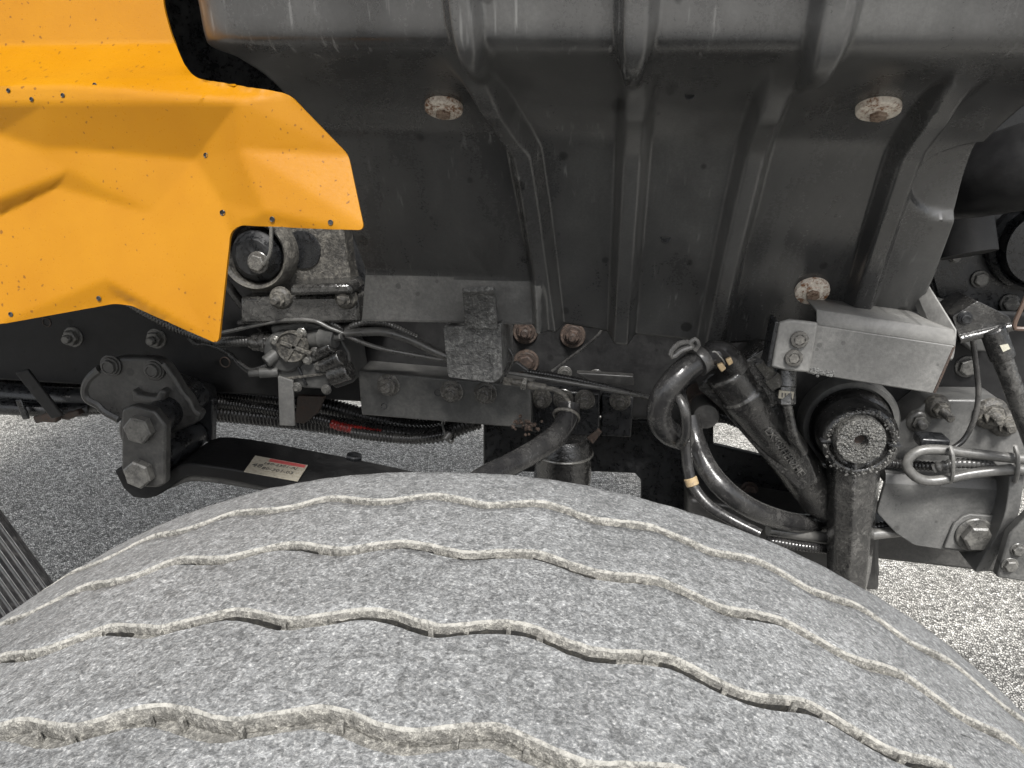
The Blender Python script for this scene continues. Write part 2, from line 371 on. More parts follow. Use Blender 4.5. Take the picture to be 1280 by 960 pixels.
# shared bolt meshes, unit radius, pointing to -Y
def bolt_mesh(kind):
    mb = MB(); ax = (0, -1, 0)
    if kind == 'nut':
        mb.lathe((0, 0, 0), ax, [(0.95, -0.1), (1.0, 0.0), (1.0, 0.12), (0.94, 0.17)], 28)
        mb.lathe((0, 0, 0), ax, [(0.74, 0.16), (0.76, 0.2), (0.76, 0.72), (0.68, 0.8)], 6, rot=0.3)
        mb.lathe((0, 0, 0), ax, [(0.42, 0.7), (0.42, 1.0), (0.38, 1.02), (0.42, 1.08), (0.38, 1.12), (0.42, 1.18), (0.38, 1.23), (0.40, 1.28), (0.33, 1.36)], 18)
    elif kind == 'hex':
        mb.lathe((0, 0, 0), ax, [(0.95, -0.1), (1.0, 0.0), (1.0, 0.10), (0.94, 0.15)], 28)
        mb.lathe((0, 0, 0), ax, [(0.76, 0.14), (0.78, 0.17), (0.78, 0.58), (0.66, 0.66)], 6, rot=0.45)
        mb.lathe((0, 0, 0), ax, [(0.6, 0.64), (0.58, 0.665), (0.0001, 0.67)], 20)
    elif kind == 'bare':
        mb.lathe((0, 0, 0), ax, [(0.98, -0.1), (1.0, 0.0), (1.0, 0.55), (0.86, 0.66)], 6, rot=0.1)
        mb.lathe((0, 0, 0), ax, [(0.80, 0.63), (0.78, 0.665), (0.0001, 0.67)], 20)
    elif kind == 'cap':
        mb.lathe((0, 0, 0), ax, [(0.95, -0.1), (1.0, 0.0), (1.0, 0.10), (0.94, 0.15)], 28)
        mb.lathe((0, 0, 0), ax, [(0.80, 0.14), (0.82, 0.18), (0.82, 0.30), (0.78, 0.34)], 28)
        mb.lathe((0, 0, 0), ax, [(0.62, 0.34), (0.62, 0.62), (0.58, 0.66), (0.46, 0.68), (0.42, 0.60), (0.0001, 0.58)], 24)
    elif kind == 'stud':
        mb.lathe((0, 0, 0), ax, [(1.05, -0.4), (1.0, 0.0), (0.9, 0.35), (0.72, 0.55)], 26)
        mb.lathe((0, 0, 0), ax, [(0.62, 0.5), (0.64, 0.55), (0.64, 1.15), (0.58, 1.2)], 6)
        prof = []
        for k in range(16): prof += [(0.34, 1.15+k*0.11), (0.29, 1.20+k*0.11)]
        mb.lathe((0, 0, 0), ax, prof+[(0.26, 2.95)], 16)
    elif kind == 'disc':
        mb.lathe((0, 0, 0), ax, [(1.0, -0.2), (1.0, 0.0), (0.97, 0.10), (0.90, 0.14), (0.66, 0.17)], 36)
        mb.lathe((0, 0, 0), ax, [(0.60, 0.15), (0.58, 0.22), (0.50, 0.25)], 28)
        mb.lathe((0, 0, 0), ax, [(0.40, 0.24), (0.42, 0.27), (0.42, 0.38), (0.36, 0.44)], 6, rot=0.2, mi=1)
    elif kind == 'socket':
        mb.lathe((0, 0, 0), ax, [(0.96, -0.1), (1.0, 0.0), (1.0, 0.30), (0.92, 0.42), (0.62, 0.44)], 28, cap=False)
        mb.lathe((0, 0, 0), ax, [(0.62, 0.42), (0.60, 0.445), (0.55, 0.40), (0.52, 0.1), (0.0001, 0.1)], 6)
    elif kind == 'hole':
        mb.lathe((0, 0, 0), ax, [(1.0, -0.3), (1.0, 0.0), (0.9, 0.06), (0.8, 0.0), (0.76, -0.25), (0.0001, -0.27)], 22)
    me = bpy.data.meshes.new('bolt_'+kind)
    me.from_pydata([tuple(x) for x in mb.v], [], mb.f)
    bm = bmesh.new(); bm.from_mesh(me); bmesh.ops.recalc_face_normals(bm, faces=bm.faces); bm.to_mesh(me); bm.free()
    me.shade_smooth(); me.set_sharp_from_angle(angle=R_(32)); me.materials.append(M['bolt']); me.materials.append(M['discbolt'])
    me.polygons.foreach_set('material_index', mb.mi)
    return me
BM = {}
def bolt(px, py, Y, rpx, kind, mat, parent, name='bolt', rot=None, label=None, rx=0.0, rz=0.0, pos=None):
    if (kind, mat) not in BM:
        me = bolt_mesh(kind); me.materials[0] = M[mat]; BM[(kind, mat)] = me
    p = P(px, py, Y) if pos is None else Vector(pos); r = rpx*S(px, py, p.y)
    o = link(name, BM[(kind, mat)], p, parent, label=label)
    o.rotation_mode = 'YXZ'; o.scale = (r, r, r); o.rotation_euler = (rx, random.uniform(0, 1) if rot is None else rot, rz)
    return o
def text_mesh(name, s, size, ext, mat, parent, mtx, align='CENTER'):
    cu = bpy.data.curves.new(name, 'FONT'); cu.body = s; cu.size = size; cu.extrude = ext
    cu.align_x = align; cu.align_y = 'CENTER'; cu.resolution_u = 2
    t = bpy.data.objects.new(name, cu); col.objects.link(t)
    bpy.context.view_layer.update()
    me = bpy.data.meshes.new_from_object(t.evaluated_get(bpy.context.evaluated_depsgraph_get()))
    bpy.data.objects.remove(t)
    me.materials.clear(); me.materials.append(M[mat])
    o = bpy.data.objects.new(name, me); col.objects.link(o)
    o.parent = parent
    o.matrix_local = Matrix.Translation(-WORLD[parent.name]) @ mtx
    WORLD[o.name] = mtx.translation.copy()
    return o

# ------------------------------------------------------------------ setting
g = MB().add([(-120, -120, 0), (120, -120, 0), (120, 120, 0), (-120, 120, 0)], [[0, 1, 2, 3]])
ground = g.build('ground', 'asphalt', smooth=False, origin=(0, 0, 0)); ground['kind'] = 'structure'
ground['label'] = 'grey chip-seal asphalt under the truck'

TX, TZ, TR = -0.067, H-0.6723, 0.4822
truck = bpy.data.objects.new('truck', None); col.objects.link(truck)
truck.location = (TX, 0.27, 0.0); truck.empty_display_size = 0.2; WORLD['truck'] = Vector((TX, 0.27, 0.0))
truck['label'] = 'yellow truck seen into its wheel arch, with grey worn tyre and black chassis'
truck['category'] = 'truck'

# ------------------------------------------------------------------ tyre
def make_tyre():
    mb = MB()
    grooves = [0.151, 0.211, 0.271, 0.331, 0.391]
    per = 50
    # angles: fine where the picture shows the tread
    segs = 1200
    NW = 8
    # axial template: list of (base_y, groove index or None, offset, depth, mat)
    cols_ = []
    def drop(y):
        t = abs(y-0.271)
        d = 0.010*(t/0.17)**2.4
        return d
    # sidewall front, tread, sidewall back
    cols_.append((0.145, None, 0, 0.190)); cols_.append((0.110, None, 0, 0.150)); cols_.append((0.092, None, 0, 0.10)); cols_.append((0.086, None, 0, 0.065)); cols_.append((0.089, None, 0, 0.035)); cols_.append((0.094, None, 0, 0.017))
    cols_.append((0.100, None, 0, drop(0.100)+0.002))
    tread_start = len(cols_)-1
    edges = [0.100]+grooves+[0.444]
    hws = [0.0040, 0.0056, 0.0042, 0.0040, 0.0038]
    for gi, gy in enumerate(grooves):
        hw = hws[gi]; a = edges[gi]+(hws[gi-1] if gi else 0); b = gy-hw; dw = 0.0055 if gi == 1 else 0.0036
        for k in range(1, NW):
            t = k/NW; y = a+(b-a)*t
            wz = t if gi else t
            cols_.append((y, gi, t, drop(y)))
        D = drop(gy)
        cols_.append((gy-hw-0.0006, gi, 1, D))
        cols_.append((gy-hw, gi, 1, D+0.0008))
        cols_.append((gy-hw+0.0004, gi, 3, D+dw+0.0010))      # foot of the near wall
        cols_.append((gy+hw-0.0010, gi, 4, D+dw+0.0010))      # floor
        cols_.append((gy+hw-0.0012, gi, 5, D+dw))      # lower lip of the mud crust
        cols_.append((gy+hw-0.0003, gi, 6, D+0.0011))
        cols_.append((gy+hw+0.0003, gi, 6, D+0.0002))
        cols_.append((gy+hw+0.0007, gi, 2, D))
    for k in range(1, NW+1):
        t = k/NW; y = grooves[-1]+hw+(0.440-grooves[-1]-hw)*t
        cols_.append((y, 5, t, drop(y)))
    cols_ += [(0.4445, None, 0, drop(0.444)+0.0035), (0.447, None, 0, 0.019), (0.452, None, 0, 0.04), (0.456, None, 0, 0.07), (0.450, None, 0, 0.11), (0.430, None, 0, 0.155), (0.395, None, 0, 0.19)]
    nC = len(cols_)
    rng = np.random.default_rng(3)
    jit = rng.uniform(-1, 1, (6, per)); 
    def zz(gi, th):
        x = (math.degrees(th)-4.4)/7.2
        i0 = math.floor(x+0.5); fr = x+0.5-i0           # 0..1, peak at .5
        tri = 1-2*abs(fr-0.5)*1.0
        tri = tri*2-1
        s_ = math.sin(tri*math.pi/2)*0.55+tri*0.45
        return 0.0040*s_+0.0005*noise.noise(Vector((th*60, gi*3.1, 0)))
    vs_ = []
    for i in range(segs):
        th = 2*math.pi*i/segs
        z_ = [zz(gi, th) for gi in range(5)]
        bul = 0.0007*noise.noise(Vector((math.cos(th)*6, math.sin(th)*6, 0)))
        for (y, gi, t, d) in cols_:
            off = 0.0; r = TR-d+bul
            if gi is not None:
                if gi == 5: off = z_[4]*(1-t)
                elif t in (1, 2, 3, 4, 5, 6):
                    off = z_[gi]+0.0005*noise.noise(Vector((th*170, gi*7, 2)))+0.0003*noise.noise(Vector((th*420, t*3.0, gi)))
                    if t in (3, 4):
                        k_ = (-0.25, -0.32, 0.25, -0.05, -0.5)[gi]+noise.noise(Vector((th*14, gi*5.0, 9)))
                        r -= 0.010*min(1, max(0, k_*3))
                        if t == 4 and k_ > 0: off += 0.0005*min(1, k_*6)
                    if t in (5, 6): r += 0.0007*noise.noise(Vector((th*260, t*5.0, gi*3)))
                elif gi == 0: off = z_[0]*t
                else: off = z_[gi-1]*(1-t)+z_[gi]*t
            r += 0.0007*noise.noise(Vector((th*30, y*55, 4)))
            vs_.append(Vector((TX+r*math.sin(th), y+off, TZ+r*math.cos(th))))
    # flatten the contact patch
    for v in vs_:
        if v.z < 0.0: v.z = 0.0005
    fs = []; mi = []
    for i in range(segs):
        j = (i+1) % segs
        for c in range(nC-1):
            fs.append([i*nC+c, i*nC+c+1, j*nC+c+1, j*nC+c])
            g0, g1 = cols_[c], cols_[c+1]
            wall = 0
            if g0[1] == g1[1] and g0[1] is not None and g0[1] != 5:
                if g0[2] == 6 and g1[2] in (6, 2): wall = 1
                elif g0[2] == 5: wall = 3
                elif g0[2] in (3, 4, 1) and g1[2] in (3, 4, 5):
                    k_ = (-0.25, -0.32, 0.25, -0.05, -0.5)[g0[1]]+noise.noise(Vector((2*math.pi*i/segs*14, g0[1]*5.0, 9)))
                    wall = 2 if k_ > 0 or g0[2] == 1 else 3
            mi.append(wall)
    mb.v = vs_; mb.f = fs; mb.mi = mi
    t = mb.build('tyre', ['tyre', 'groove', 'groovedeep', 'groovewall'], truck, angle=50, label='large worn grey tyre with wavy tread grooves full of dried mud')
    # small rubber tie blocks bridging the open groove
    for gi, lst in ((2, [x*1.75-26 for x in range(32)]), (1, [x*2.3-20 for x in range(14)]), (3, [-11, -4.4, 2.6, 9.7, 17.0, 24])):
        for a in lst:
            th = R_(a+random.uniform(-0.5, 0.5)); gy = grooves[gi]+zz(gi, th)
            if random.random() < 0.35: continue
            rad = Vector((math.sin(th), 0, math.cos(th))); tan = Vector((math.cos(th), 0, -math.sin(th)))
            c0 = Vector((TX, gy+0.0004, TZ))+rad*(TR-0.012-0.010*((grooves[gi]-.271)/.17)**2); hw_ = random.uniform(0.0008, 0.0014); dd = 0.0026
            pts = [c0-tan*hw_, c0+tan*hw_, c0+tan*hw_+rad*0.0108, c0-tan*hw_+rad*0.0108]
            MB().prism(pts, (0, dd, 0)).build('tread_nub', 'groovewall', t, bevel=0.0004, seg=1)
    # wheel rim
    mr = MB(); mr.lathe((TX, 0.12, TZ), (0, 1, 0), [(0.30, 0), (0.292, 0.02), (0.25, 0.06), (0.24, 0.14), (0.12, 0.15), (0.11, 0.10), (0.0001, 0.10)], 48)
    mr.lathe((TX, 0.42, TZ), (0, -1, 0), [(0.30, 0), (0.292, 0.02), (0.25, 0.06), (0.24, 0.2)], 48)
    mr.build('rim', 'grey', truck)
make_tyre()

# ------------------------------------------------------------------ yellow fender
FP = [  # px, py, Y
 (-260, -120, .622), (60, -110, .622), (196, -100, .626), (-260, 62, .606), (60, 58, .604), (219, 55, .610),         # 0-5 cove wall
 (-260, 94, .580), (60, 90, .578), (234, 86, .588),                                                              # 6-8
 (-260, 110, .552), (60, 106, .552), (243, 98, .566),                                                              # 9-11 outer rim of the cove
 (-260, 134, .549), (60, 128, .549), (300, 127, .551), (362, 118, .560),                                           # 12-15
 (-260, 140, .566), (0, 167, .565), (60, 185, .564), (95, 186, .565), (245, 199, .571), (300, 187, .552), (436, 194, .564),   # 16-22
 (88, 214, .562), (0, 248, .552), (-260, 340, .552),                                                               # 23-25
 (190, 266, .560), (278, 252, .556), (333, 264, .538), (302, 281, .544), (289, 290, .548),                          # 26-30
 (456, 284, .536), (449, 290, .535), (275, 430, .520), (266, 426, .522), (170, 383, .546), (145, 379, .546), (0, 405, .532), (-260, 450, .53),  # 31-38
 (74, 234, .566), (0, 270, .562), (-260, 378, .562), (130, 350, .542), (215, 330, .5445),                           # 39-43
]
FF = [(0, 3, 4, 1), (1, 4, 5, 2), (3, 6, 7, 4), (4, 7, 8, 5), (6, 9, 10, 7), (7, 10, 11, 8),
      (9, 12, 13, 10), (10, 13, 14, 11), (11, 14, 15),
      (12, 16, 17), (12, 17, 13), (13, 17, 18), (13, 18, 19), (13, 19, 20), (13, 20, 14), (14, 20, 21), (14, 21, 22), (14, 22, 15),
      (16, 25, 24, 17), (17, 24, 23), (17, 23, 18), (18, 23, 19),
      (24, 40, 39, 23), (25, 41, 40, 24),
      (19, 23, 26), (19, 26, 20), (23, 39, 26), (20, 26, 27), (20, 27, 21), (21, 27, 28), (27, 30, 29), (27, 29, 28), (21, 28, 31), (21, 31, 22), (28, 32, 31), (28, 29, 32),
      (26, 43, 27), (27, 43, 33), (27, 33, 30), (43, 34, 33), (39, 42, 26), (26, 42, 43), (42, 35, 34), (42, 34, 43), (42, 36, 35),
      (39, 37, 42), (40, 37, 39), (42, 37, 36), (41, 38, 37), (41, 37, 40)]
FP = [p if i < 12 else (p[0], p[1], 0.552+(p[2]-.552)*.58) for i, p in enumerate(FP)]
def make_fender():
    from mathutils.geometry import delaunay_2d_cdt
    g = 3.0; X0, Y0 = -270.0, -132.0; nx, ny = 250, 200
    Hm = np.full((ny, nx), np.nan)
    gx = X0+g*np.arange(nx); gy = Y0+g*np.arange(ny); GX, GY_ = np.meshgrid(gx, gy)
    for f in FF:
        for k in range(1, len(f)-1):
            A, B, C = FP[f[0]], FP[f[k]], FP[f[k+1]]
            den = (B[1]-C[1])*(A[0]-C[0])+(C[0]-B[0])*(A[1]-C[1])
            if abs(den) < 1e-6: continue
            u = ((B[1]-C[1])*(GX-C[0])+(C[0]-B[0])*(GY_-C[1]))/den
            v = ((C[1]-A[1])*(GX-C[0])+(A[0]-C[0])*(GY_-C[1]))/den
            ins = (u >= -.02) & (v >= -.02) & (u+v <= 1.02)
            Hm[ins] = (u*A[2]+v*B[2]+(1-u-v)*C[2])[ins]
    def blur(Z, sg):
        k = np.exp(-0.5*(np.arange(-8, 9)/sg)**2); k /= k.sum()
        Z = np.apply_along_axis(lambda r: np.convolve(np.pad(r, 8, 'edge'), k, 'valid'), 0, Z)
        return np.apply_along_axis(lambda r: np.convolve(np.pad(r, 8, 'edge'), k, 'valid'), 1, Z)
    w_ = ~np.isnan(Hm); Z = np.where(w_, Hm, 0.0)
    num, den = blur(Z, 4), blur(w_.astype(float), 4)
    ext = np.where(den > 1e-4, num/np.maximum(den, 1e-4), .55); Z = np.where(w_, Hm, ext)
    Z = blur(Z, 0.34)
    def fy(px, py):
        a = min(max((px-X0)/g, 0), nx-1.001); b = min(max((py-Y0)/g, 0), ny-1.001); i, j = int(a), int(b); a -= i; b -= j
        return float(Z[j, i]*(1-a)*(1-b)+Z[j, i+1]*a*(1-b)+Z[j+1, i]*(1-a)*b+Z[j+1, i+1]*a*b)
    outl = rounded([(-260, -120), (196, -100), (206, 10), (214, 40), (224, 66), (233, 86), (243, 98), (362, 118), (436, 194), (456, 288), (301, 281), (289, 291), (274, 430), (170, 383), (145, 379), (0, 405), (-260, 450)], 9, 5)
    o2 = [Vector(p) for p in outl]; dens = []
    for i in range(len(o2)):
        p, q = o2[i], o2[(i+1) % len(o2)]; n = max(1, int((q-p).length/6))
        dens += [p.lerp(q, k/n) for k in range(n)]
    def inside(x, y):
        c = False; n = len(outl); j = n-1
        for i in range(n):
            xi, yi = outl[i]; xj, yj = outl[j]
            if (yi > y) != (yj > y) and x < (xj-xi)*(y-yi)/(yj-yi)+xi: c = not c
            j = i
        return c
    arr = np.array([tuple(p) for p in dens]); pts = list(dens)
    for iy in range(-116, 448, 5):
        for ix in range(-256, 456, 5):
            if inside(ix, iy) and np.min((arr[:, 0]-ix)**2+(arr[:, 1]-iy)**2) > 9: pts.append(Vector((ix, iy)))
    nb = len(dens)
    vo, eo, fo, *_ = delaunay_2d_cdt(pts, [(i, (i+1) % nb) for i in range(nb)], [], 1, 1e-5)
    mb = MB(); mb.v = [P(v.x, v.y, fy(v.x, v.y)) for v in vo]; mb.f = [list(f) for f in fo]; mb.mi = [0]*len(mb.f)
    o = mb.build('front_fender', 'yellow', truck, angle=70, label='folded yellow painted sheet metal fender corner, speckled with dirt')
    md = o.modifiers.new('thick', 'SOLIDIFY'); md.thickness = .0026; md.offset = 0
    es = o.modifiers.new('edges', 'EDGE_SPLIT'); es.split_angle = R_(45)
    return o, fy
fender, fender_y = make_fender()
FY = .545
for (px, py, Y, r) in [(278, 266, .552, 3.6), (340, 274, .535, 3.3), (413, 278, .536, 3.3), (257, 194, .571, 3.0), (39, 124, .5425, 2.6), (78, 119, .543, 2.6), (118, 106, .546, 2.6), (10, 113, .5445, 2.6), (123, 373, .546, 3.0), (13, 393, .5335, 3.0)]:
    bolt(px, py, fender_y(px, py)-0.0022, r, 'hole', 'dark', fender, name='rivet_hole')

# ------------------------------------------------------------------ wheel arch liner
LP = [(-430, .50), (-200, .535), (-60, .555), (0, .562), (30, .5645), (48, .567), (62, .573), (73, .584), (81, .600), (90, .622),
      (110, .652), (135, .682), (158, .706), (170, .718), (182, .726), (200, .735), (260, .765), (330, .805), (400, .85), (450, .88)]
LZ = []; LYv = []
for py, Y in LP:
    p = P(785, py, Y); LZ.append(p.z); LYv.append(Y)
LZ = np.array(LZ)[::-1]; LYv = np.array(LYv)[::-1]
_zf = np.linspace(LZ[0]-.05, LZ[-1]+.05, 4000)
_yf = np.interp(_zf, LZ, LYv); _k = np.exp(-0.5*(np.arange(-120, 121)*(_zf[1]-_zf[0])/0.0035)**2); _k /= _k.sum()
_yf = np.convolve(np.pad(_yf, 120, 'edge'), _k, 'valid')
def linerY(z): return float(np.interp(z, _zf, _yf))
def Lpt(px, py):
    d = ray(px, py); lo, hi = 0.3, 1.6
    for _ in range(50):
        t = (lo+hi)/2
        if t*d[1] < linerY(t*d[2]+H): lo = t
        else: hi = t
    return Vector((d[0]*t, d[1]*t, d[2]*t+H))
def curve_of_z(pts):
    q = sorted([(Lpt(*p).z, Lpt(*p).x) for p in pts]); zs = np.array([a for a, b in q]); xs = np.array([b for a, b in q])
    return lambda z: float(np.interp(z, zs, xs))
lo_left = curve_of_z([(300, 66), (307, 76), (352, 112), (412, 200), (438, 285), (459, 345), (465, 395), (466, 430)])
lo_right = curve_of_z([(1420, 70), (1400, 100), (1290, 124), (1231, 176), (1222, 191), (1195, 268), (1160, 360), (1140, 404), (1130, 430)])
zb = sorted([(Lpt(*p).x, Lpt(*p).z) for p in [(420, 393), (465, 393), (680, 397.5), (690, 401), (762, 414), (905, 429), (975, 425), (1050, 411), (1140, 411), (1200, 411)]])
zbx = np.array([a for a, b in zb]); zbz = np.array([b for a, b in zb])
def rib(pts, wpx, hgt, fade=None):
    f = curve_of_z(pts); w_ = wpx*S(785, 200, 0.75)/2
    z0 = min(Lpt(*p).z for p in pts); z1 = max(Lpt(*p).z for p in pts)
    return f, w_, hgt, z0, z1
RIBS = [rib([(570, 60), (584, 84), (604, 105), (632, 145), (655, 182), (668, 260), (690, 420)], 45, .017),
        rib([(797, 60), (797, 100), (791, 182), (775, 445)], 45, .018),
        rib([(990, 66), (978, 95), (943, 182), (915, 300), (884, 450)], 45, .017),
        rib([(1230, 72), (1205, 98), (1132, 190), (1096, 300), (1060, 425)], 47, .017)]
URIBS = [rib([(572, -430), (578, 0), (588, 60), (602, 92)], 40, .014), rib([(800, -430), (796, 0), (793, 60), (790, 95)], 44, .016), rib([(1075, -430), (1046, 0), (1030, 60), (1008, 98)], 50, .016)]
ELL = Lpt(1214, 229); 
def sm(a, b, x):
    t = min(1, max(0, (x-a)/(b-a))); return t*t*(3-2*t)
def prof_rib(d, w_):
    d = abs(d)/w_
    if d >= 1: return 0.0
    return 1-sm(0.38, 1.0, d)
def liner_point(x, z):
    Y = linerY(z); e = 0.004
    dy = (linerY(z+e)-linerY(z-e))/(2*e)
    n = Vector((0, -1, dy)).normalized()                     # towards the open side
    h = 0.0
    for f, w_, hg, z0, z1 in RIBS:
        h = max(h, hg*prof_rib(x-f(z), w_)*sm(z1+0.0, z1-0.03, z))
    for f, w_, hg, z0, z1 in URIBS:
        ww = w_*(0.55+0.45*sm(z0-0.005, z0+0.03, z))
        h = max(h, hg*prof_rib(x-f(z), ww)*sm(z0-0.012, z0+0.012, z))
    # scooped recess at the intake pipe
    ex = (x-ELL.x)/0.050; ez = (z-ELL.z)/0.034
    q = ex*ex+ez*ez
    if q < 1.0: h -= 0.007*sm(1.0, 0.80, q)+0.006*(1-q)
    # out-turned flange at the lower left, flat
    h += 0.0012*noise.noise(Vector((x*7, z*7, 1)))
    return Vector((x, Y, z))+n*h
def make_liner():
    zt = Lpt(785, -430).z
    zs = [float(v) for v in np.linspace(zt, Lpt(785, 0).z, 14)]+[float(v) for v in np.linspace(Lpt(785, 0).z, Lpt(785, 60).z, 30)][1:]+[float(v) for v in np.linspace(Lpt(785, 60).z, Lpt(785, 182).z, 64)][1:]
    W = 64; NC = 420
    x0, x1 = P(222, 40, .565).x, P(1400, 40, .565).x
    za, zc0 = Lpt(785, 50).z, Lpt(785, 84).z
    rows = []
    for z in zs:
        k = sm(zc0, za, z)
        a = lo_left(z)*(1-k)+x0*k; b = lo_right(z)*(1-k)+x1*k
        rows.append([(a+(b-a)*i/NC, z) for i in range(NC+1)])
    z1 = zs[-1]
    for j in range(1, W+1):
        t = j/W; r = []
        zc = z1+t*(Lpt(785, 417).z-z1)
        a, b = lo_left(zc), lo_right(zc)
        for k in range(NC+1):
            x = a+(b-a)*k/NC
            zbot = float(np.interp(x, zbx, zbz)); r.append((x, z1+t*(zbot-z1)))
        rows.append(r)
    mb = MB(); n = NC+1
    for r in rows:
        for x, z in r:
            p = liner_point(x, z); e = max(0, 1-(x-r[0][0])/0.05); k = sm(zc0, za, z)
            p.y += k*0.05*(1-math.sqrt(max(0, 1-e*e))); mb.v.append(p)
    # lower-left flange: kicks outward under a fold
    fx0, fx1 = Lpt(462, 393).x, Lpt(686, 397).x; fz = Lpt(570, 346).z
    for i, v in enumerate(mb.v):
        if fx0-0.02 < v.x and v.z < fz+0.004:
            k = sm(fx1+0.002, fx1-0.012, v.x)
            v.y -= k*(max(0, fz-v.z)*0.62+0.002*sm(fz+0.004, fz, v.z))
    mb.f = [[j*n+k, j*n+k+1, (j+1)*n+k+1, (j+1)*n+k] for j in range(len(rows)-1) for k in range(NC)]
    mb.mi = [1 if (mb.v[f[0]].z < fz and mb.v[f[1]].x < fx1-0.004) else 0 for f in mb.f]  # flange faces take a lighter grey than the panel above
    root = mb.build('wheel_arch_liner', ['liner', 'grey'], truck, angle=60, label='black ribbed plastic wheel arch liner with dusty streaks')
    s = root.modifiers.new('thick', 'SOLIDIFY'); s.thickness = 0.004; s.offset = -1
    return root
liner = make_liner()
for (px, py, r, rx) in [(555, 132, 24, -1.15), (1098, 133, 27, -1.05), (1015, 362, 21, -0.38)]:
    p = Lpt(px, py); e = 0.004
    dy = (linerY(p.z+e)-linerY(p.z-e))/(2*e); ang = math.atan(dy)
    bolt(px, py, p.y, r, 'disc', 'disc', liner, name='washer_bolt', pos=p+Vector((0, -1, dy)).normalized()*0.003, rx=-ang)
for (px, py, r) in [(832, 297, 6.5), (862, 119, 6)]:
    p = Lpt(px, py); bolt(px, py, p.y, r, 'hole', 'dark', liner, name='drain_hole', pos=p+Vector((0, -0.0005, 0)), rx=-0.45)

# ------------------------------------------------------------------ masses behind (boxes added to block light and sky, cab side panel)
e = MB(); e.box((-1.5, 1.22, H-0.22), (0.45, 1.62, H+0.6)); e.box((0.452, 1.25, H-0.30), (0.80, 1.42, H+0.40)); e.box((-0.9, 1.16, H-0.30), (0.42, 1.55, H-0.1))
e.build('engine_light_blocker', 'dark', truck, bevel=0.02)  # plain boxes added behind the rail to block far-side light and sky
c = MB(); c.prism([(-1.9, 0.64, H+0.30), (-1.9, 0.40, H+0.62), (-1.9, 1.85, H+0.62), (-1.9, 1.85, H+0.30)], (2.3, 0, 0))
c.prism([(0.401, 0.62, H+0.26), (0.401, 0.62, H+0.5), (0.401, 1.40, H+0.5), (0.401, 1.40, H+0.26)], (0.30, 0, 0))
c.build('cab_light_blocker', 'dark', truck, bevel=0.01)  # unseen slab added overhead to keep sky and sun out of the arch
c = MB(); c.box((-1.5, 0.66, H-0.10), (P(300, 100, .7).x-0.10, 0.70, H+0.32)); c.build('cab_side_panel', 'dark', truck, bevel=0.005)

# ------------------------------------------------------------------ chassis rail
RY = 0.95
zr = P(452, 503, RY).z
def rail_outline():
    xs0, xs1 = -1.55, 1.5
    top = [(-1.55, zr+0.275), (P(1120, 300, RY).x, zr+0.275), (P(1150, 425, RY).x, zr+0.155), (1.5, zr+0.150)]
    return [(xs0, zr), (xs1, zr)]+[(a, b) for a, b in top[::-1]]
o_ = rail_outline()
rb = MB(); rb.prism([(x, RY, z) for x, z in o_], (0, 0.008, 0)); rb.box((-1.55, RY+0.0085, zr+0.0), (1.5, RY+0.075, zr+0.008)); rb.box((-1.55, RY+0.0085, zr+0.267), (P(1100, 300, RY).x, RY+0.075, zr+0.275))
rail = rb.build('chassis_rail', 'rail', truck, bevel=0.004, label='black steel chassis rail running along behind the wheel')
for (px, py, r, k) in [(92, 421, 13, 'nut'), (196, 423, 13, 'nut')]: bolt(px, py, RY, r, k, 'bolt', rail)
for (px, py, r) in [(58, 403, 6), (281, 453, 7)]: bolt(px, py, RY-0.001, r, 'hole', 'rustdark', rail, name='bolt_hole')
bolt(1208, 458, RY, 14, 'hex', 'bolt', rail); 
for (px, py) in [(657, 414), (716, 419), (658, 452)]: 
    w_ = MB().lathe(P(px, py, RY), (0, -1, 0), [(16*S(px, py, RY), -0.002), (16*S(px, py, RY), 0.003), (15*S(px, py, RY), 0.0045)], 30).build('rusty_washer', 'rust', rail)
    bolt(px, py, RY-0.004, 12, 'nut' if px != 658 else 'hex', 'rustdark', rail)
for (px, py) in [(706, 466), (745, 470)]: bolt(px, py, RY, 9, 'cap', 'bolt', rail)
# lower black gusset with the open window to the ground
plate('frame_gusset', [(604, 525), (892, 525), (892, 556), (968, 574), (1090, 590), (1100, 720), (960, 700), (801, 640), (801, 600), (794, 592), (746, 590), (700, 592), (604, 588)], 1.0, 0.012, 'dark', truck, bevel=0.002)
bb = plate('axle_beam', [(860, 622), (1040, 652), (1100, 665), (1100, 740), (980, 730), (860, 690)], 0.93, 0.08, 'frame', truck, bevel=0.006)
bolt(936, 612, 0.985, 11, 'hex', 'rustdark', bb)

# ------------------------------------------------------------------ conduits under the rail
loom = hose('wiring_conduit', [(-120, 470, 1.0), (60, 486, 1.0), (150, 492, 1.0), (260, 490, .995), (350, 497, .99), (405, 507, .985), (470, 524, .98), (535, 534, .98), (600, 526, .985)], 11, 'conduit', truck, corr=0.0048)
hose('wiring_conduit', [(-120, 496, .98), (60, 508, .97), (150, 506, .96), (255, 514, .96), (340, 522, .955), (400, 529, .95), (470, 539, .95), (540, 543, .955), (590, 527, .97)], 12, 'conduit', truck, corr=0.0052)
hose('wiring_conduit', [(250, 500, .955), (330, 511, .95), (385, 521, .945), (415, 528, .94)], 8, 'conduit', truck, corr=0.0042)
hose('red_conduit', [(408, 527, .94), (425, 533, .938), (450, 538, .938), (476, 542, .94)], 6, 'red', truck, corr=0.0042, label='short run of red corrugated conduit')
hose('wiring_conduit', [(440, 541, .93), (480, 546, .93), (520, 548, .935), (565, 541, .95)], 7, 'conduit', truck, corr=0.0042)
hose('air_pipe', [(-160, 478, .93), (-20, 491, .93), (66, 498, .93), (128, 500, .95)], 15, 'dark', truck)
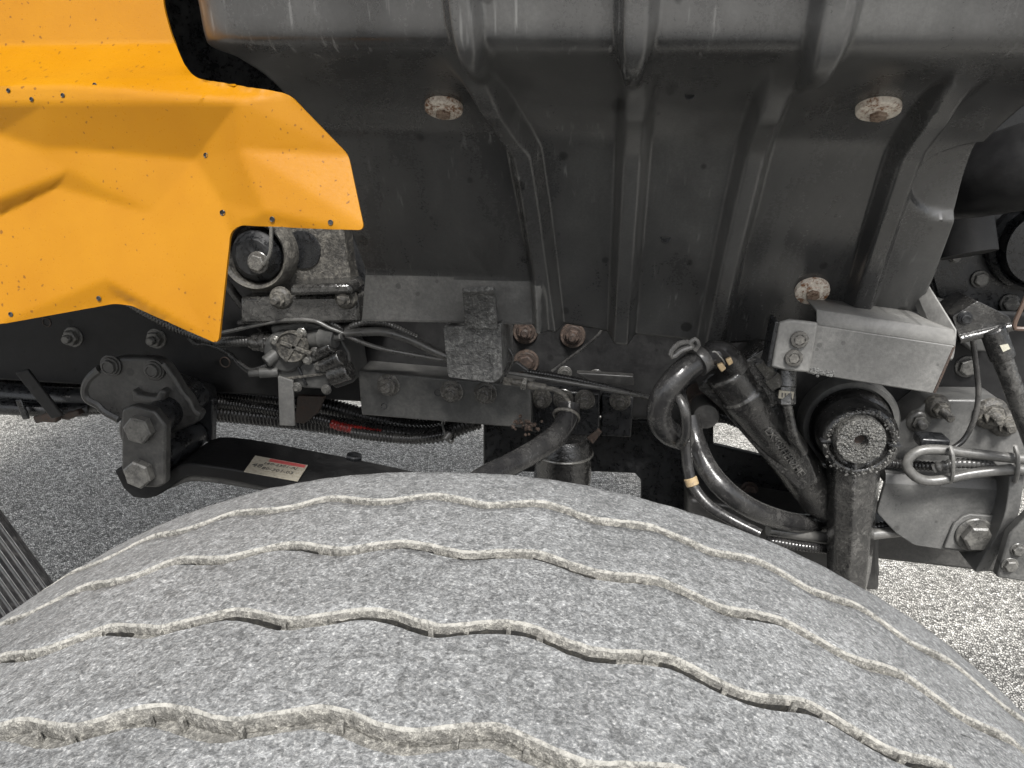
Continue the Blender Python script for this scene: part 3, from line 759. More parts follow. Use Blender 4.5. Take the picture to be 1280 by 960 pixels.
hose('air_pipe', [(-160, 500, .90), (0, 509, .90), (60, 512, .91), (110, 512, .93)], 9, 'dark', truck)
t_ = MB(); t_.torus(P(560, 539, .955), (P(575, 533, .955)-P(550, 541, .955)), 15*S(560, 539, .955), 0.0016, 30, 6); t_.cyl(P(562, 541, .925), P(556, 549, .92), 0.004)
t_.build('cable_tie', 'wire', truck)
bar = [(18, 466), (34, 462), (78, 520), (64, 524)]
plate('support_strap', bar, 0.87, 0.005, 'rail', truck)
plate('support_strap', [(18, 500), (26, 499), (36, 524), (28, 525)], 0.88, 0.004, 'dark', truck)
plate('rusty_clip', [(40, 521), (58, 516), (72, 519), (70, 529), (52, 528), (44, 530)], .90, .012, 'rustdark', truck, bevel=.002)
plate('rusty_clip', [(76, 517), (96, 513), (100, 519), (84, 526), (76, 524)], .91, .012, 'rustdark', truck, bevel=.002)

# ------------------------------------------------------------------ spring hanger, shackle, leaf spring
hp = [(126, 461), (137, 450), (150, 447), (190, 448), (204, 453), (217, 471), (227, 488), (237, 500), (242, 512), (251, 518), (246, 529), (215, 543), (190, 545), (150, 524), (131, 514), (123, 505), (110, 499), (107, 487), (112, 474)]
HY = .76
hg = MB()
hg.prism([P(x, y, HY) for x, y in hp], (0, 0.016, 0))
inner = [(136, 466), (150, 458), (190, 458), (204, 474), (228, 512), (206, 532), (160, 516), (142, 504), (124, 486)]

hanger = hg.build('spring_hanger', 'frame', truck, bevel=0.0035, seg=3, label='cast black spring hanger with rolled rim')
MB().loft([P(x, y, HY+.0165) for x, y in [(150, 456), (200, 456), (238, 504), (248, 520), (215, 538), (160, 520), (122, 490)]], [P(x, y, RY-.002) for x, y in [(176, 468), (226, 474), (270, 481), (274, 512), (250, 522), (200, 515), (170, 495)]]).build('hanger_arm', 'dark', hanger, bevel=0.004)
# raised rolled lip along the left edge and the right edge
rm = MB(); rm.tube([P(x, y, HY+0.004) for x, y in [(126, 462), (113, 474), (108, 487), (111, 498), (124, 505), (132, 513), (150, 523)]], 0.0058, n=10, step=0.003)
rm.build('rim_lip', 'frame', hanger); rm = MB(); rm.tube([P(x, y, HY-0.002) for x, y in [(204, 455), (217, 472), (227, 489), (237, 501), (242, 512), (250, 518)]], 0.003, n=10, step=0.003)
rm.build('rim_lip', 'frame', hanger)
ar = MB(); c0 = P(184, 537, HY); r0 = 30*S(184, 537, HY)
ar.lathe(c0, (0, -1, 0), [(r0*1.08, -0.01), (r0*1.04, 0.004), (r0*0.96, 0.012), (r0*0.8, 0.016), (0.0001, 0.016)], 40)
ar.prism([P(x, y, HY-0.012) for x, y in [(164, 487), (172, 494), (194, 497), (199, 487), (207, 490), (202, 505), (166, 503)]], (0, 0.014, 0))
ar.build('pivot_boss', 'frame', hanger, bevel=0.0025, seg=3)
for (px, py) in [(139, 457), (193, 462)]:
    bolt(px, py, HY-0.001, 14, 'cap', 'frame', hanger)
# shackle
SY = .705
sp = rounded([(152, 512), (166, 507), (192, 513), (207, 532), (206, 606), (196, 610), (178, 609), (160, 601), (152, 590)], 4, 3)
shk = MB(); shk.prism([P(x, y, SY) for x, y in sp], (0, 0.012, 0))
shackle = shk.build('spring_shackle', 'frame', truck, bevel=0.002, label='flat black shackle plate with two big hex bolts')
bolt(177, 535, SY, 18.5, 'bare', 'bolt', shackle, rot=0.3); bolt(177, 590, SY, 18.5, 'bare', 'bolt', shackle, rot=0.45)
MB().prism([P(x, y, SY) + Vector((0, 0.115, 0)) for x, y in [(160, 545), (198, 545), (198, 606), (160, 600)]], (0, 0.012, 0)).build('rear_plate', 'dark', shackle, bevel=0.002)
for (px, py) in [(174, 537), (173, 592)]:
    pn = MB(); pn.cyl(P(px, py, SY)+Vector((0, .012, 0)), P(px, py, SY)+Vector((0, 0.115, 0)), 0.017)
    pn.build('pin', 'dark', shackle)
# leaf springs: bars swept along the truck
def leaf(name, path, th, y0, y1, mat, parent, label=None):
    path = catmull([Vector(p) for p in path], 0.01); mb = MB(); k = len(path)
    vs_ = []
    for i in range(k):
        t = (path[min(k-1, i+1)]-path[max(0, i-1)]).normalized(); nn = Vector((-t.z, 0, t.x))
        a = path[i]; 
        for q in ((nn*th/2, y0), (nn*th/2, y1), (-nn*th/2, y1), (-nn*th/2, y0)):
            v = a+q[0]; vs_.append(Vector((v.x, q[1], v.z)))
    fs = [[i*4+j, i*4+(j+1) % 4, (i+1)*4+(j+1) % 4, (i+1)*4+j] for i in range(k-1) for j in range(4)]+[[0, 1, 2, 3], [(k-1)*4+3, (k-1)*4+2, (k-1)*4+1, (k-1)*4]]
    return mb.add(vs_, fs).build(name, mat, parent, bevel=0.002, label=label)
LY0, LY1 = .735, .815
e0 = P(173, 592, LY0); a0 = P(218, 592, LY0); a1 = P(255, 589, LY0)
pz = lambda px, py: P(px, py, LY0)
spring = leaf('leaf_spring', [pz(150, 586), pz(165, 613), pz(186, 615), pz(206, 604), pz(230, 589), pz(262, 590), pz(300, 596), pz(330, 602), pz(420, 620), pz(560, 650)], 0.015, LY0, LY1, 'rail', truck, label='black steel leaf spring with a small paper label')
leaf('lower_leaf', [pz(205, 609), pz(232, 599), pz(262, 600), pz(300, 606), pz(340, 613), pz(420, 631), pz(560, 662)], 0.010, LY0+0.003, LY1-0.003, 'frame', spring)
# label lying on the leaf
A = P(306, 589, LY0+0.012)
Lz = lambda x: 0
def on_leaf(px, py):                         # ray against the top face of the leaf
    d = ray(px, py)
    p1, p2 = pz(262, 590), pz(330, 602)
    k = (p2.z-p1.z)/(p2.x-p1.x); off = 0.0082
    # z = p1.z+off + k (x-p1.x)
    t = (p1.z+off-k*p1.x-H)/(d[2]-k*d[0])
    return Vector((d[0]*t, d[1]*t, d[2]*t+H))
lq = [on_leaf(*q) for q in [(305, 590), (319, 570), (385, 582), (372, 602)]]
lab = MB().prism(lq, (0, 0, 0.0006)).build('paper_label', 'label', spring)
def quad_on(q, a, b, c_, d_):
    f = lambda u, v: (q[0]*(1-u)+q[3]*u)*(1-v)+(q[1]*(1-u)+q[2]*u)*v
    return [f(a, b), f(a, d_), f(c_, d_), f(c_, b)]
up_ = Vector((0, 0, 0.0007))
MB().prism([p+up_ for p in quad_on(lq, .30, .80, .97, .96)], (0, 0, 0.0003)).build('printed_band', 'labelred', lab)
ux = (lq[3]-lq[0]); uy = (lq[1]-lq[0]); ex = ux.normalized(); ez = ex.cross(uy).normalized(); ey = ez.cross(ex)
for s, u, v, sz in (("160-2301-AJ", .56, .66, .0075), ("80-301-03", .56, .36, .0085), ("48", .16, .45, .012)):
    pos = lq[0]+ux*u+uy*v+up_*1.3
    mt = Matrix(((ex.x, ey.x, ez.x, pos.x), (ex.y, ey.y, ez.y, pos.y), (ex.z, ey.z, ez.z, pos.z), (0, 0, 0, 1)))
    text_mesh('printed_number', s, sz, 0.0001, 'ink', lab, mt)
MB().cyl(P(441, 590, .815), P(443, 568, .815), 11*S(443, 575, .815), n=6).build('centre_bolt', 'dark', spring, bevel=.001)

# ------------------------------------------------------------------ cab mount behind the fender
cm = MB()
cm.prism([P(x, y, .885) for x, y in rounded([(300, 278), (428, 280), (434, 330), (442, 366), (402, 372), (318, 372), (296, 340)], 6, 3)], (0, 0.064, 0))
cabm = cm.build('cab_mount', 'cast', truck, bevel=0.004, label='grimy cast cab mount with rubber bush behind the fender')
k_ = S(332, 314, .87)
MB().lathe(P(330, 314, .884), (0, -1, 0), [(47*k_, 0), (47*k_, .022), (42*k_, .030), (38*k_, .026), (36*k_, .008), (0.0001, .006)], 48).build('bush_ring', 'cast', cabm)
MB().lathe(P(326, 318, .876), (0, -1, 0), [(33*k_, 0), (32*k_, .012), (22*k_, .022), (0.0001, .024)], 40).build('rubber_bush', 'dark', cabm)
bolt(323, 328, .853, 14, 'hex', 'boltoil', cabm)
MB().tube([P(339, 268, .845), P(339, 300, .845), P(337, 318, .845), (P(329, 331, .845))], 0.0022, n=8, step=0.003).build('lock_wire', 'steel', cabm)
MB().lathe(P(378, 312, .884), (0, -1, 0), [(24*k_, -.01), (24*k_, .0015), (22*k_, .002), (0.0001, .002)], 30).build('cast_pocket', 'dark', cabm)
ld = MB(); ld.prism([P(x, y, .845) for x, y in [(362, 357), (436, 354), (442, 368), (362, 370)]], (0, .05, 0)); ld.prism([P(x, y, .86) for x, y in [(300, 371), (446, 369), (452, 404), (300, 406)]], (0, .088, 0), )
ld.build('mount_foot', 'oily', cabm, bevel=0.004)
for (px, py) in [(350, 373), (432, 373)]:
    bolt(px, py, .856, 14, 'stud', 'cast', cabm, name='mount_stud').scale.y *= 0.52
hose('drain_pipe', [(276, 345, .90), (296, 372, .90), (318, 398, .90), (335, 420, .91)], 6, 'hose', truck)
# black filler plate between mount and liner (cab riser)
plate('cab_riser', [(420, 262), (452, 266), (470, 330), (478, 404), (446, 404), (436, 330)], .915, .02, 'dark', truck)

# ------------------------------------------------------------------ air valve
VY = .87
vb = MB(); vb.prism([P(x, y, VY) for x, y in rounded([(344, 459), (349, 449), (367, 447), (398, 456), (415, 466), (418, 474), (410, 487), (379, 485), (356, 476), (346, 470)], 3, 2)], (0, .05, 0))
kv = S(367, 432, VY)
vb.lathe(P(368, 432, VY+.03), (0, -1, 0), [(27*kv, 0), (27*kv, .03), (25*kv, .034), (0.0001, .034)], 32)
vb.prism([P(x, y, VY+.01) for x, y in [(338, 408), (384, 402), (420, 412), (436, 440), (442, 478), (420, 486), (400, 470), (345, 450)]], (0, .06, 0))
valve = vb.build('air_valve', 'plate', truck, bevel=0.002, label='black air valve with round cross-ribbed cap and hose fittings')
cap = MB().lathe(P(367, 432, VY-.004), (0, -1, 0), [(20*kv, 0), (20*kv, .006), (18.5*kv, .009), (17*kv, .007), (0.0001, .007)], 40).build('valve_cap', 'cast', valve)
for (a, b) in [((350, 428), (388, 443)), ((376, 418), (356, 452))]:
    p, q = P(*a, VY-.013), P(*b, VY-.013); d = (q-p).normalized(); s_ = Vector((d.z, 0, -d.x))*.0024
    MB().prism([p+s_, p-s_, q-s_, q+s_], (0, .006, 0)).build('cap_rib', 'cast', cap, bevel=.0008)
for (px, py) in [(343.6, 425.7), (377, 416), (384, 449.6)]: bolt(px, py, VY-.006, 6.5, 'cap', 'steel', cap, name='screw')
p, q = P(353, 476, VY-.004), P(415, 468, VY-.004)
MB().prism([p, q, q+Vector((0, 0, .003)), p+Vector((0, 0, .003))], (0, .01, 0)).build('fin', 'cast', valve, bevel=.0006)
MB().prism([P(367, 452, VY-.003), P(370, 452, VY-.003), P(384, 482, VY-.003), P(381, 483, VY-.003)], (0, .006, 0)).build('fin', 'dark', valve, bevel=.0006)
for (px, py) in [(371, 484), (408, 487), (394, 440), (399, 458)]: bolt(px, py, VY-.004, 6.5, 'cap', 'bolt', valve, name='screw')
ft = MB(); ft.cyl(P(350, 428, VY+.01), P(316, 427, VY+.008), 12*kv); ft.cyl(P(334, 427, VY+.008), P(328, 427, VY+.008), 14*kv); ft.cyl(P(320, 427, VY+.008), P(312, 427, VY+.008), 9*kv)
ft.build('hose_fitting', 'oily', valve)
ft = MB(); ft.cyl(P(346, 442, VY), P(332, 453, VY-.01), 8*kv); ft.cyl(P(348, 465, VY-.002), P(324, 466, VY-.008), 6.5*kv); ft.cyl(P(326, 466, VY-.008), P(311, 467, VY-.01), 4.2*kv)
ft.build('elbow_fitting', 'plate', valve)
ft = MB(); ft.cyl(P(388, 424, VY+.01), P(412, 421, VY), 12*kv); ft.cyl(P(402, 422, VY), P(420, 424, VY-.005), 14*kv, 12*kv); ft.cyl(P(412, 423, VY-.004), P(430, 420, VY-.006), 5*kv)
ft.build('hose_fitting', 'plate', valve)
ft = MB(); ft.cyl(P(396, 444, VY), P(416, 432, VY-.008), 8*kv); ft.cyl(P(404, 458, VY), P(428, 446, VY-.008), 10*kv); ft.cyl(P(414, 470, VY), P(438, 462, VY-.004), 13*kv); ft.cyl(P(424, 452, VY), P(436, 470, VY), 9*kv)
ft.build('manifold_fitting', 'oily', valve)
plate('valve_bracket', [(347, 470), (366, 476), (368, 533), (349, 532)], VY-.008, .004, 'grey2', truck, bevel=.001)
plate('valve_bracket', [(372, 494), (406, 496), (398, 516), (380, 530), (368, 528)], .93, .006, 'rustdark', truck, bevel=.001)
hose('conduit', [(272, 428, VY+.02), (290, 427, VY+.012), (314, 427, VY+.008)], 6.5, 'conduitgrey', truck, corr=.0038)
hose('air_line', [(268, 417, VY), (292, 413, VY), (322, 406, VY-.005), (360, 400, VY-.01), (392, 401, VY-.01), (412, 410, VY-.01), (430, 417, VY-.01)], 2.6, 'wiregrey', truck)
hose('conduit', [(300, 404, VY+.02), (340, 398, VY+.005), (372, 394, VY), (398, 396, VY), (418, 406, VY-.004), (430, 414, VY-.004)], 4.5, 'conduit', truck, corr=.0034)
cl = MB(); cl.box(P(423, 424, VY-.02), P(433, 412, VY+.004)); cl.build('cable_clip', 'grey', truck, bevel=.001)
hose('conduit', [(433, 412, VY-.008), (444, 406, VY-.008), (462, 403, VY-.006), (486, 406, VY-.002), (520, 422, VY+.01)], 4.2, 'conduitgrey', truck, corr=.0034)
hose('air_line', [(432, 416, VY-.008), (452, 415, VY-.008), (482, 415, VY-.006), (516, 426, VY), (545, 440, VY), (575, 452, VY)], 5.6, 'wiregrey', truck)
hose('air_line', [(432, 419, VY-.008), (450, 427, VY-.008), (478, 436, VY-.006), (520, 444, VY), (556, 450, VY), (580, 452, VY)], 2.8, 'wiregrey', truck)
hose('conduit', [(150, 372, .90), (180, 389, .90), (215, 408, .90), (248, 421, .90), (276, 428, .895)], 6, 'conduitgrey', truck, corr=.0042)
hose('conduit', [(236, 422, .91), (246, 430, .91), (258, 430, .91), (276, 436, .905), (292, 446, .90)], 3.0, 'conduitgrey', truck, corr=.003)
hose('sensor_wire', [(290, 445, .90), (302, 455, .89), (312, 462, .88), (322, 461, .87), (334, 456, .865)], 2.2, 'wire', truck)
hose('sensor_wire', [(286, 443, .90), (300, 457, .895), (309, 464, .885), (318, 464, .875)], 2.0, 'wire', truck)

# ------------------------------------------------------------------ side plates on the rail, centre
fp = plate('frame_plate', [(447, 464), (552, 473), (664, 483), (664, 531), (650, 535), (452, 519)], .90, .049, 'plate', truck, bevel=.002, label='long dusty black bolted plate on the chassis rail')
for (px, py) in [(486, 481), (565, 489), (607, 491)]: bolt(px, py, .90, 14.5, 'nut', 'boltoil', fp)
for (px, py, r) in [(547, 491, 4.5), (480, 508, 4)]: bolt(px, py, .8995, r, 'hole', 'dark', fp, name='small_hole')
fp2 = plate('frame_plate', [(664, 486), (750, 492), (749, 546), (664, 540)], .925, .024, 'dark', truck, bevel=.002, label='black bolted plate behind the curved hose')
for (px, py) in [(677, 498), (704, 498), (731, 499)]: bolt(px, py, .925, 13, 'nut', 'boltoil', fp2)
fp3 = plate('frame_plate', [(752, 493), (792, 496), (789, 547), (751, 545)], .935, .014, 'dark', truck, bevel=.002, label='small black bolted plate right of the curved hose')
bolt(775, 500, .935, 13.5, 'nut', 'boltoil', fp3)
cr = MB()
for k in range(40):
    p = P(658+random.gauss(0, 7), 532+random.gauss(0, 4.5), .895-random.random()*.012); r = random.uniform(.0012, .003)
    cr.lathe(p, (random.uniform(-1, 1), -1, random.uniform(-1, 1)), [(r*.4, -r), (r, 0), (r*.3, r)], 5)
rc = cr.build('rust_crust', 'rust', fp, smooth=False); rc['kind'] = 'stuff'
# tab bracket hanging in front
tb = MB(); tb.prism([P(x, y, .80) for x, y in rounded([(554, 409), (626, 405), (628, 470), (618, 479), (560, 472)], 4, 3)], (0, .005, 0))
tb.prism([P(554, 409, .80)+Vector((0, .006, 0)), P(558, 409, .80)+Vector((0, .006, 0)), P(563, 471, .80)+Vector((0, .006, 0)), P(560, 471, .80)+Vector((0, .006, 0))], (0, .09, 0))
tb.prism([P(622, 406, .80)+Vector((0, .006, 0)), P(626, 406, .80)+Vector((0, .006, 0)), P(627, 470, .80)+Vector((0, .006, 0)), P(623, 470, .80)+Vector((0, .006, 0))], (0, .09, 0))
tab = tb.build('liner_bracket', 'flaky', truck, bevel=.001, label='flaking grey box bracket with an upright strap holding the liner edge')
st = [(578, 362, .776), (578, 366, .784), (580, 385, .792), (582, 410, .797)]; st2 = [(617, 360, .776), (620, 366, .784), (621, 385, .792), (622, 410, .797)]
v_ = []
for a, b in zip(st, st2): v_ += [P(*a), P(*b)]
ms = MB(); ms.add(v_, [[0, 1, 3, 2], [2, 3, 5, 4], [4, 5, 7, 6]])
so_ = ms.build('strap', 'flaky', tab); mo = so_.modifiers.new('t', 'SOLIDIFY'); mo.thickness = .005; mo.offset = 0
b_ = so_.modifiers.new('b', 'BEVEL'); b_.width = .001; b_.segments = 2
bolt(607, 467, .7995, 3.4, 'hole', 'dark', tab, name='small_hole')

# rods and small lines
hose('brake_line', [(628, 465, .87), (680, 473, .87), (740, 483, .875), (800, 494, .89), (830, 500, .90)], 2.6, 'wiregrey', truck)
hose('conduit', [(655, 464, .885), (700, 471, .885), (760, 484, .89), (810, 497, .90), (840, 504, .91)], 4.0, 'conduit', truck, corr=.0034)
hose('sensor_wire', [(754, 408, .90), (748, 418, .90), (730, 434, .905), (706, 452, .91), (690, 464, .91)], 1.7, 'wire', truck)
hose('sensor_wire', [(622, 424, .86), (636, 436, .86), (641, 450, .86), (633, 466, .86), (626, 478, .86)], 1.8, 'wire', truck)
plate('line_clamp', [(720, 466), (792, 470), (793, 482), (740, 480)], .91, .012, 'frame', truck)
plate('line_clamp', [(634, 455), (646, 452), (662, 464), (632, 466)], .88, .006, 'plate', truck)
FYt = .855
ft = MB(); kf = S(655, 480, FYt)
ft.cyl(P(629, 476, FYt), P(640, 477, FYt), 5.5*kf, n=6); ft.cyl(P(640, 477, FYt), P(653, 479, FYt), 4.6*kf)
ft.cyl(P(659, 481, FYt), P(682, 485, FYt), 5.2*kf)
fit_ = ft.build('hose_union', 'cast', truck); 
MB().cyl(P(652, 479, FYt), P(658.5, 480.5, FYt), 8.5*kf, n=6).build('hex_nut', 'steel', fit_)
MB().tube([P(681, 485, FYt), P(696, 488, FYt), (P(708, 498, FYt)), P(712, 512, FYt)], 3.6*kf, n=10, step=.003).build('steel_pipe', 'cast', fit_)
bh = hose('brake_hose', [(711, 506, .86), (709, 522, .85), (698, 542, .83), (672, 562, .80), (640, 580, .77), (600, 600, .73), (570, 625, .70)], [15, 13.5], 'hose', truck, label='black rubber hose curving down behind the tyre')
kk = S(708, 518, .85)
MB().torus(P(708, 520, .853), P(711, 506, .86)-P(705, 530, .84), 15.5*kk, .0022, 32, 8).build('hose_clamp', 'cast', bh)
# dust boot / canister
kc = S(707, 575, .90)
cn = MB(); cn.lathe(P(705, 548, .92), (0, 0, -1), [(30*kc, -.004), (34*kc, .002), (35*kc, .012), (37*kc, .016), (37*kc, .020), (35*kc, .024), (36*kc, .03), (37*kc, .05), (34*kc, .075), (30*kc, .10)], 48)
can = cn.build('oil_canister', 'oily', truck, label='round oily black canister partly hidden by the tyre')
MB().torus(P(705, 548, .92)-Vector((0, 0, .018)), (0, 0, 1), 37*kc, .0016, 48, 8).build('canister_seam', 'steel', can)
plate('rusty_tab', [(733, 548), (748, 536), (753, 540), (741, 556)], .90, .004, 'rustdark', truck)

# ------------------------------------------------------------------ hoses and steering gear, centre right
ch = hose('coolant_hose', [(892, 446, .80), (872, 452, .79), (848, 470, .775), (829, 496, .77), (824, 522, .775), (836, 541, .785), (856, 549, .80)], 16, 'hose', truck, n=20, label='thick black rubber hose bent in a half loop')
hk = S(860, 455, .79)
dirv = (P(848, 470, .775)-P(872, 452, .79))
cl_ = MB(); cl_.lathe(P(874, 450.5, .79), dirv, [(18.6*hk, -.005), (19*hk, -.0045), (19*hk, .0045), (18.6*hk, .005)], 32)
clamp = cl_.build('hose_clamp', 'wire', ch)
lp_ = MB(); lp_.tube([P(864, 434, .775), P(852, 438, .772), (P(841, 446, .77)), P(839, 440, .77), P(848, 430, .772), P(860, 428, .775), P(866, 434, .777)], .0028, n=8, step=.003)
lp_.tube([P(862, 430, .775), P(868, 424, .775), P(873, 430, .775), P(868, 438, .775)], .0026, n=8, step=.003)
lp_.build('clamp_ear', 'wire', ch)
eb = MB(); eb.tube([P(882, 450, .798), P(896, 441, .802), P(908, 444, .805), P(922, 462, .81)], 16*hk, n=16, step=.004)
eb.prism([P(x, y, .79) for x, y in rounded([(878, 446), (890, 434), (904, 436), (917, 452), (906, 462), (888, 452)], 4, 3)], (0, .03, 0))
elb = eb.build('elbow_connector', 'hose', truck, bevel=.001)
for q in ([(873, 448), (880, 444), (887, 452), (884, 458), (876, 455)], [(896, 457), (903, 454), (908, 461), (902, 466)], [(907, 450), (914, 447), (917, 454), (911, 458)]):
    plate('locking_tab', q, .782, .006, 'tan', elb, bevel=.001)
MB().tube([P(x, y, .7885) for x, y in [(884, 446), (890, 440), (896, 441), (906, 454), (902, 459)]], .0008, n=6, step=.002).build('moulded_rim', 'steel', elb)
GY = .82
sgb = MB()
sgb.prism([P(x, y, GY) for x, y in rounded([(872, 486), (888, 466), (936, 470), (1012, 572), (1024, 604), (1000, 614), (952, 570), (902, 512)], 5, 3)], (0, .10, 0))
kg = S(960, 530, GY-.01)
axg = P(1036, 636, GY+.04)-P(906, 462, GY-.004)
sgb.lathe(P(906, 462, GY-.004), axg, [(24*kg, 0), (27*kg, .003), (27*kg, .03), (30*kg, .033), (30*kg, .05), (29*kg, .053), (28*kg, axg.length-.02), (22*kg, axg.length)], 48)
gear = sgb.build('steering_gear', 'oily', truck, bevel=.003, seg=3, label='oily black steering gear housing with cast letters')
hb = MB(); hb.prism([P(x, y, .81) for x, y in rounded([(930, 452), (956, 436), (974, 454), (962, 474), (978, 500), (962, 512), (944, 484)], 5, 3)], (0, .06, 0))
hb.cyl(P(940, 440, .82), P(968, 476, .82), 10*kg)
hb.build('valve_housing', 'oily', gear, bevel=.004, seg=3)
pp = MB(); pp.tube([P(952, 432, .84), P(962, 448, .825), P(968, 470, .82), P(966, 500, .82), P(978, 530, .825)], 5*kg, n=12, step=.004)
pp.build('pressure_pipe', 'hose', gear)
ug = MB(); ug.cyl(P(950, 452, .805), P(966, 474, .805), 8*kg, n=6); ug.cyl(P(963, 470, .805), P(972, 482, .805), 11*kg, n=6)
ug.build('union_nut', 'boltoil', gear)
for (px, py) in [(896, 486), (912, 500), (934, 528)]: bolt(px, py, GY-.001, 6.5, 'cap', 'boltoil', gear, name='screw')
# cast lettering along the housing
d_ = axg.normalized(); ez = Vector((-0.04, -1, 0.06)); ez = (ez-d_*ez.dot(d_)).normalized(); ey = ez.cross(d_).normalized()
pos = P(906, 462, GY-.004)+d_*(axg.length*.50)+ez*(29.0*kg+.0004)
mt = Matrix(((d_.x, ey.x, ez.x, pos.x), (d_.y, ey.y, ez.y, pos.y), (d_.z, ey.z, ez.z, pos.z), (0, 0, 0, 1)))
text_mesh('cast_lettering', 'LX509HER2HEV', .0115, .0008, 'oily', gear, mt)
plate('identity_tag', [(974, 488), (993, 490), (991, 500), (973, 498)], .795, .002, 'label', gear, bevel=.0004)
for i, (px) in enumerate((977, 981, 985, 988)):
    plate('tag_print', [(px, 491+.1*(px-977)), (px+1.8, 491.2+.1*(px-977)), (px+1.6, 497+.1*(px-977)), (px-.2, 496.8+.1*(px-977))], .7945, .0004, 'ink', gear, bevel=0)
fk = MB(); fk.cyl(P(984, 462, .81), P(983, 484, .805), 12*kg); fk.cyl(P(983, 482, .805), P(983, 506, .80), 11*kg, n=6); fk.tube([P(984, 505, .80), P(987, 522, .80), P(993, 545, .80), P(1004, 565, .81)], 6*kg, n=14, step=.004)
fk.build('banjo_fitting', 'oily', truck)
pb = MB(); pb.lathe(P(878, 506, .87), (0, -1, 0), [(21*kg, -.03), (21*kg, .0), (20*kg, .006)], 32, mi=1); pb.lathe(P(878, 506, .87), (0, -1, 0), [(17*kg, 0), (17.5*kg, .01), (17.5*kg, .036), (16*kg, .04), (0.0001, .041)], 32)
pb.build('pivot_bolt', ['frame', 'rustdark'], truck)
hose('conduit', [(880, 514, .94), (930, 532, .94), (970, 548, .945), (1030, 574, .95)], 6, 'conduit', truck, corr=.004)
hose('conduit', [(880, 500, .95), (930, 520, .95), (980, 540, .95)], 5, 'conduit', truck, corr=.004)
rh = hose('return_hose', [(862, 520, .83), (868, 548, .82), (882, 582, .80), (908, 614, .785), (948, 640, .80), (1000, 654, .85), (1050, 650, .90), (1085, 640, .92)], 13, 'hose', truck, n=18, label='black rubber hose sweeping down to the pitman arm')
fh = hose('fuel_hose', [(848, 470, .82), (851, 492, .80), (857, 520, .79), (857, 556, .785), (860, 585, .78), (867, 608, .775), (886, 632, .765), (915, 650, .76), (950, 668, .75)], 7, 'hose', truck)
MB().cyl(P(862.5, 597, .777), P(866, 607, .775), 8.4*S(864, 603, .775)).build('band', 'tan', fh)
hose('strap_hose', [(838, 490, .78), (850, 500, .765), (857, 520, .76), (857, 545, .765), (850, 556, .775)], 6.5, 'hose', truck)
hose('brake_line', [(960, 662, .84), (1000, 668, .85), (1040, 672, .86), (1090, 668, .87), (1160, 660, .88)], 7, 'wiregrey', truck)
hose('brake_line', [(960, 676, .83), (1010, 684, .84), (1050, 684, .86), (1090, 660, .88), (1140, 655, .89)], 6, 'conduit', truck, corr=.004)

# ------------------------------------------------------------------ pitman arm
PY = .80
kp = S(1075, 550, PY)
pf = MB()
pf.lathe(P(1057, 524, .895), (0, -1, 0), [(66*kp, 0), (66*kp, .016), (62*kp, .022), (56*kp, .022), (54*kp, .012), (0.0001, .012)], 56)
pf.build('gear_cover', 'plate', gear)
pb2 = MB(); pb2.lathe(P(1062, 531, .885), (0, -1, 0), [(54*kp, 0), (54*kp, .010), (50*kp, .020), (46*kp, .024), (49*kp, .032), (49*kp, .040), (44*kp, .048), (42*kp, .06)], 56)
pb2.build('shaft_seal', 'oily', gear)
pa = MB(); pa.lathe(P(1070, 546, PY+.02), (0, -1, 0), [(46*kp, -.02), (46*kp, .012), (44*kp, .016), (37*kp, .018), (35*kp, .012), (0.0001, .012)], 56)
def ring_at(py, half, cx):
    a = [(cx-half, .86), (cx-half*.92, .835), (cx-half*.55, .815), (cx+half*0.10, .803), (cx+half*.86, .812), (cx+half*.94, .87), (cx, .89)]
    zc = P(cx, py, .81).z
    return [Vector((P(x, py, Y).x, Y, zc)) for x, Y in a]
pa.loft(ring_at(566, 38, 1066), ring_at(745, 28, 1057))
arm = pa.build('pitman_arm', 'oily', truck, bevel=.0025, label='greasy steering arm with round clamped boss hanging down behind the tyre')
MB().lathe(P(1071, 545, PY+.006), (0, -1, 0), [(31*kp, 0), (31*kp, .012), (29*kp, .016), (24*kp, .017), (9*kp, .016), (7.5*kp, .007), (0.0001, .005)], 40).build('shaft_nut', 'grease', arm)
MB().lathe(P(1071, 545, PY+.006), (0, -1, 0), [(7.6*kp, .004), (7.6*kp, .0062), (7*kp, .0068), (0.0001, .0066)], 6, rot=.2).build('hex_recess', 'rustdark', arm)
gr = MB()
cb, cnut = P(1070, 546, PY+.02), P(1071, 545, PY+.006)
for k in range(420):
    a = random.uniform(0, 2*math.pi); r = random.uniform(.0005, .0015)
    if random.random() < .5: rr = random.gauss(40.5, 2.2)*kp; p = cb+Vector((rr*math.cos(a), -.0178, rr*math.sin(a)))
    else: rr = random.uniform(11, 28)*kp; p = cnut+Vector((rr*math.cos(a), -.0168, rr*math.sin(a)))
    gr.lathe(p, (random.uniform(-.6, .6), -1, random.uniform(-.6, .6)), [(r*.5, -r), (r*1.2, 0), (r*.8, r*.5), (r*.2, r*.7)], 6)
g_ = gr.build('grease_clumps', 'grease', arm); g_['kind'] = 'stuff'
for s_ in (-1, 1):
    q = cb+Vector((s_*41*kp, -.0175, 0)); MB().box(q+Vector((-.006, -.002, -.0008)), q+Vector((.006, .008, .0008))).build('split_line', 'dark', arm)

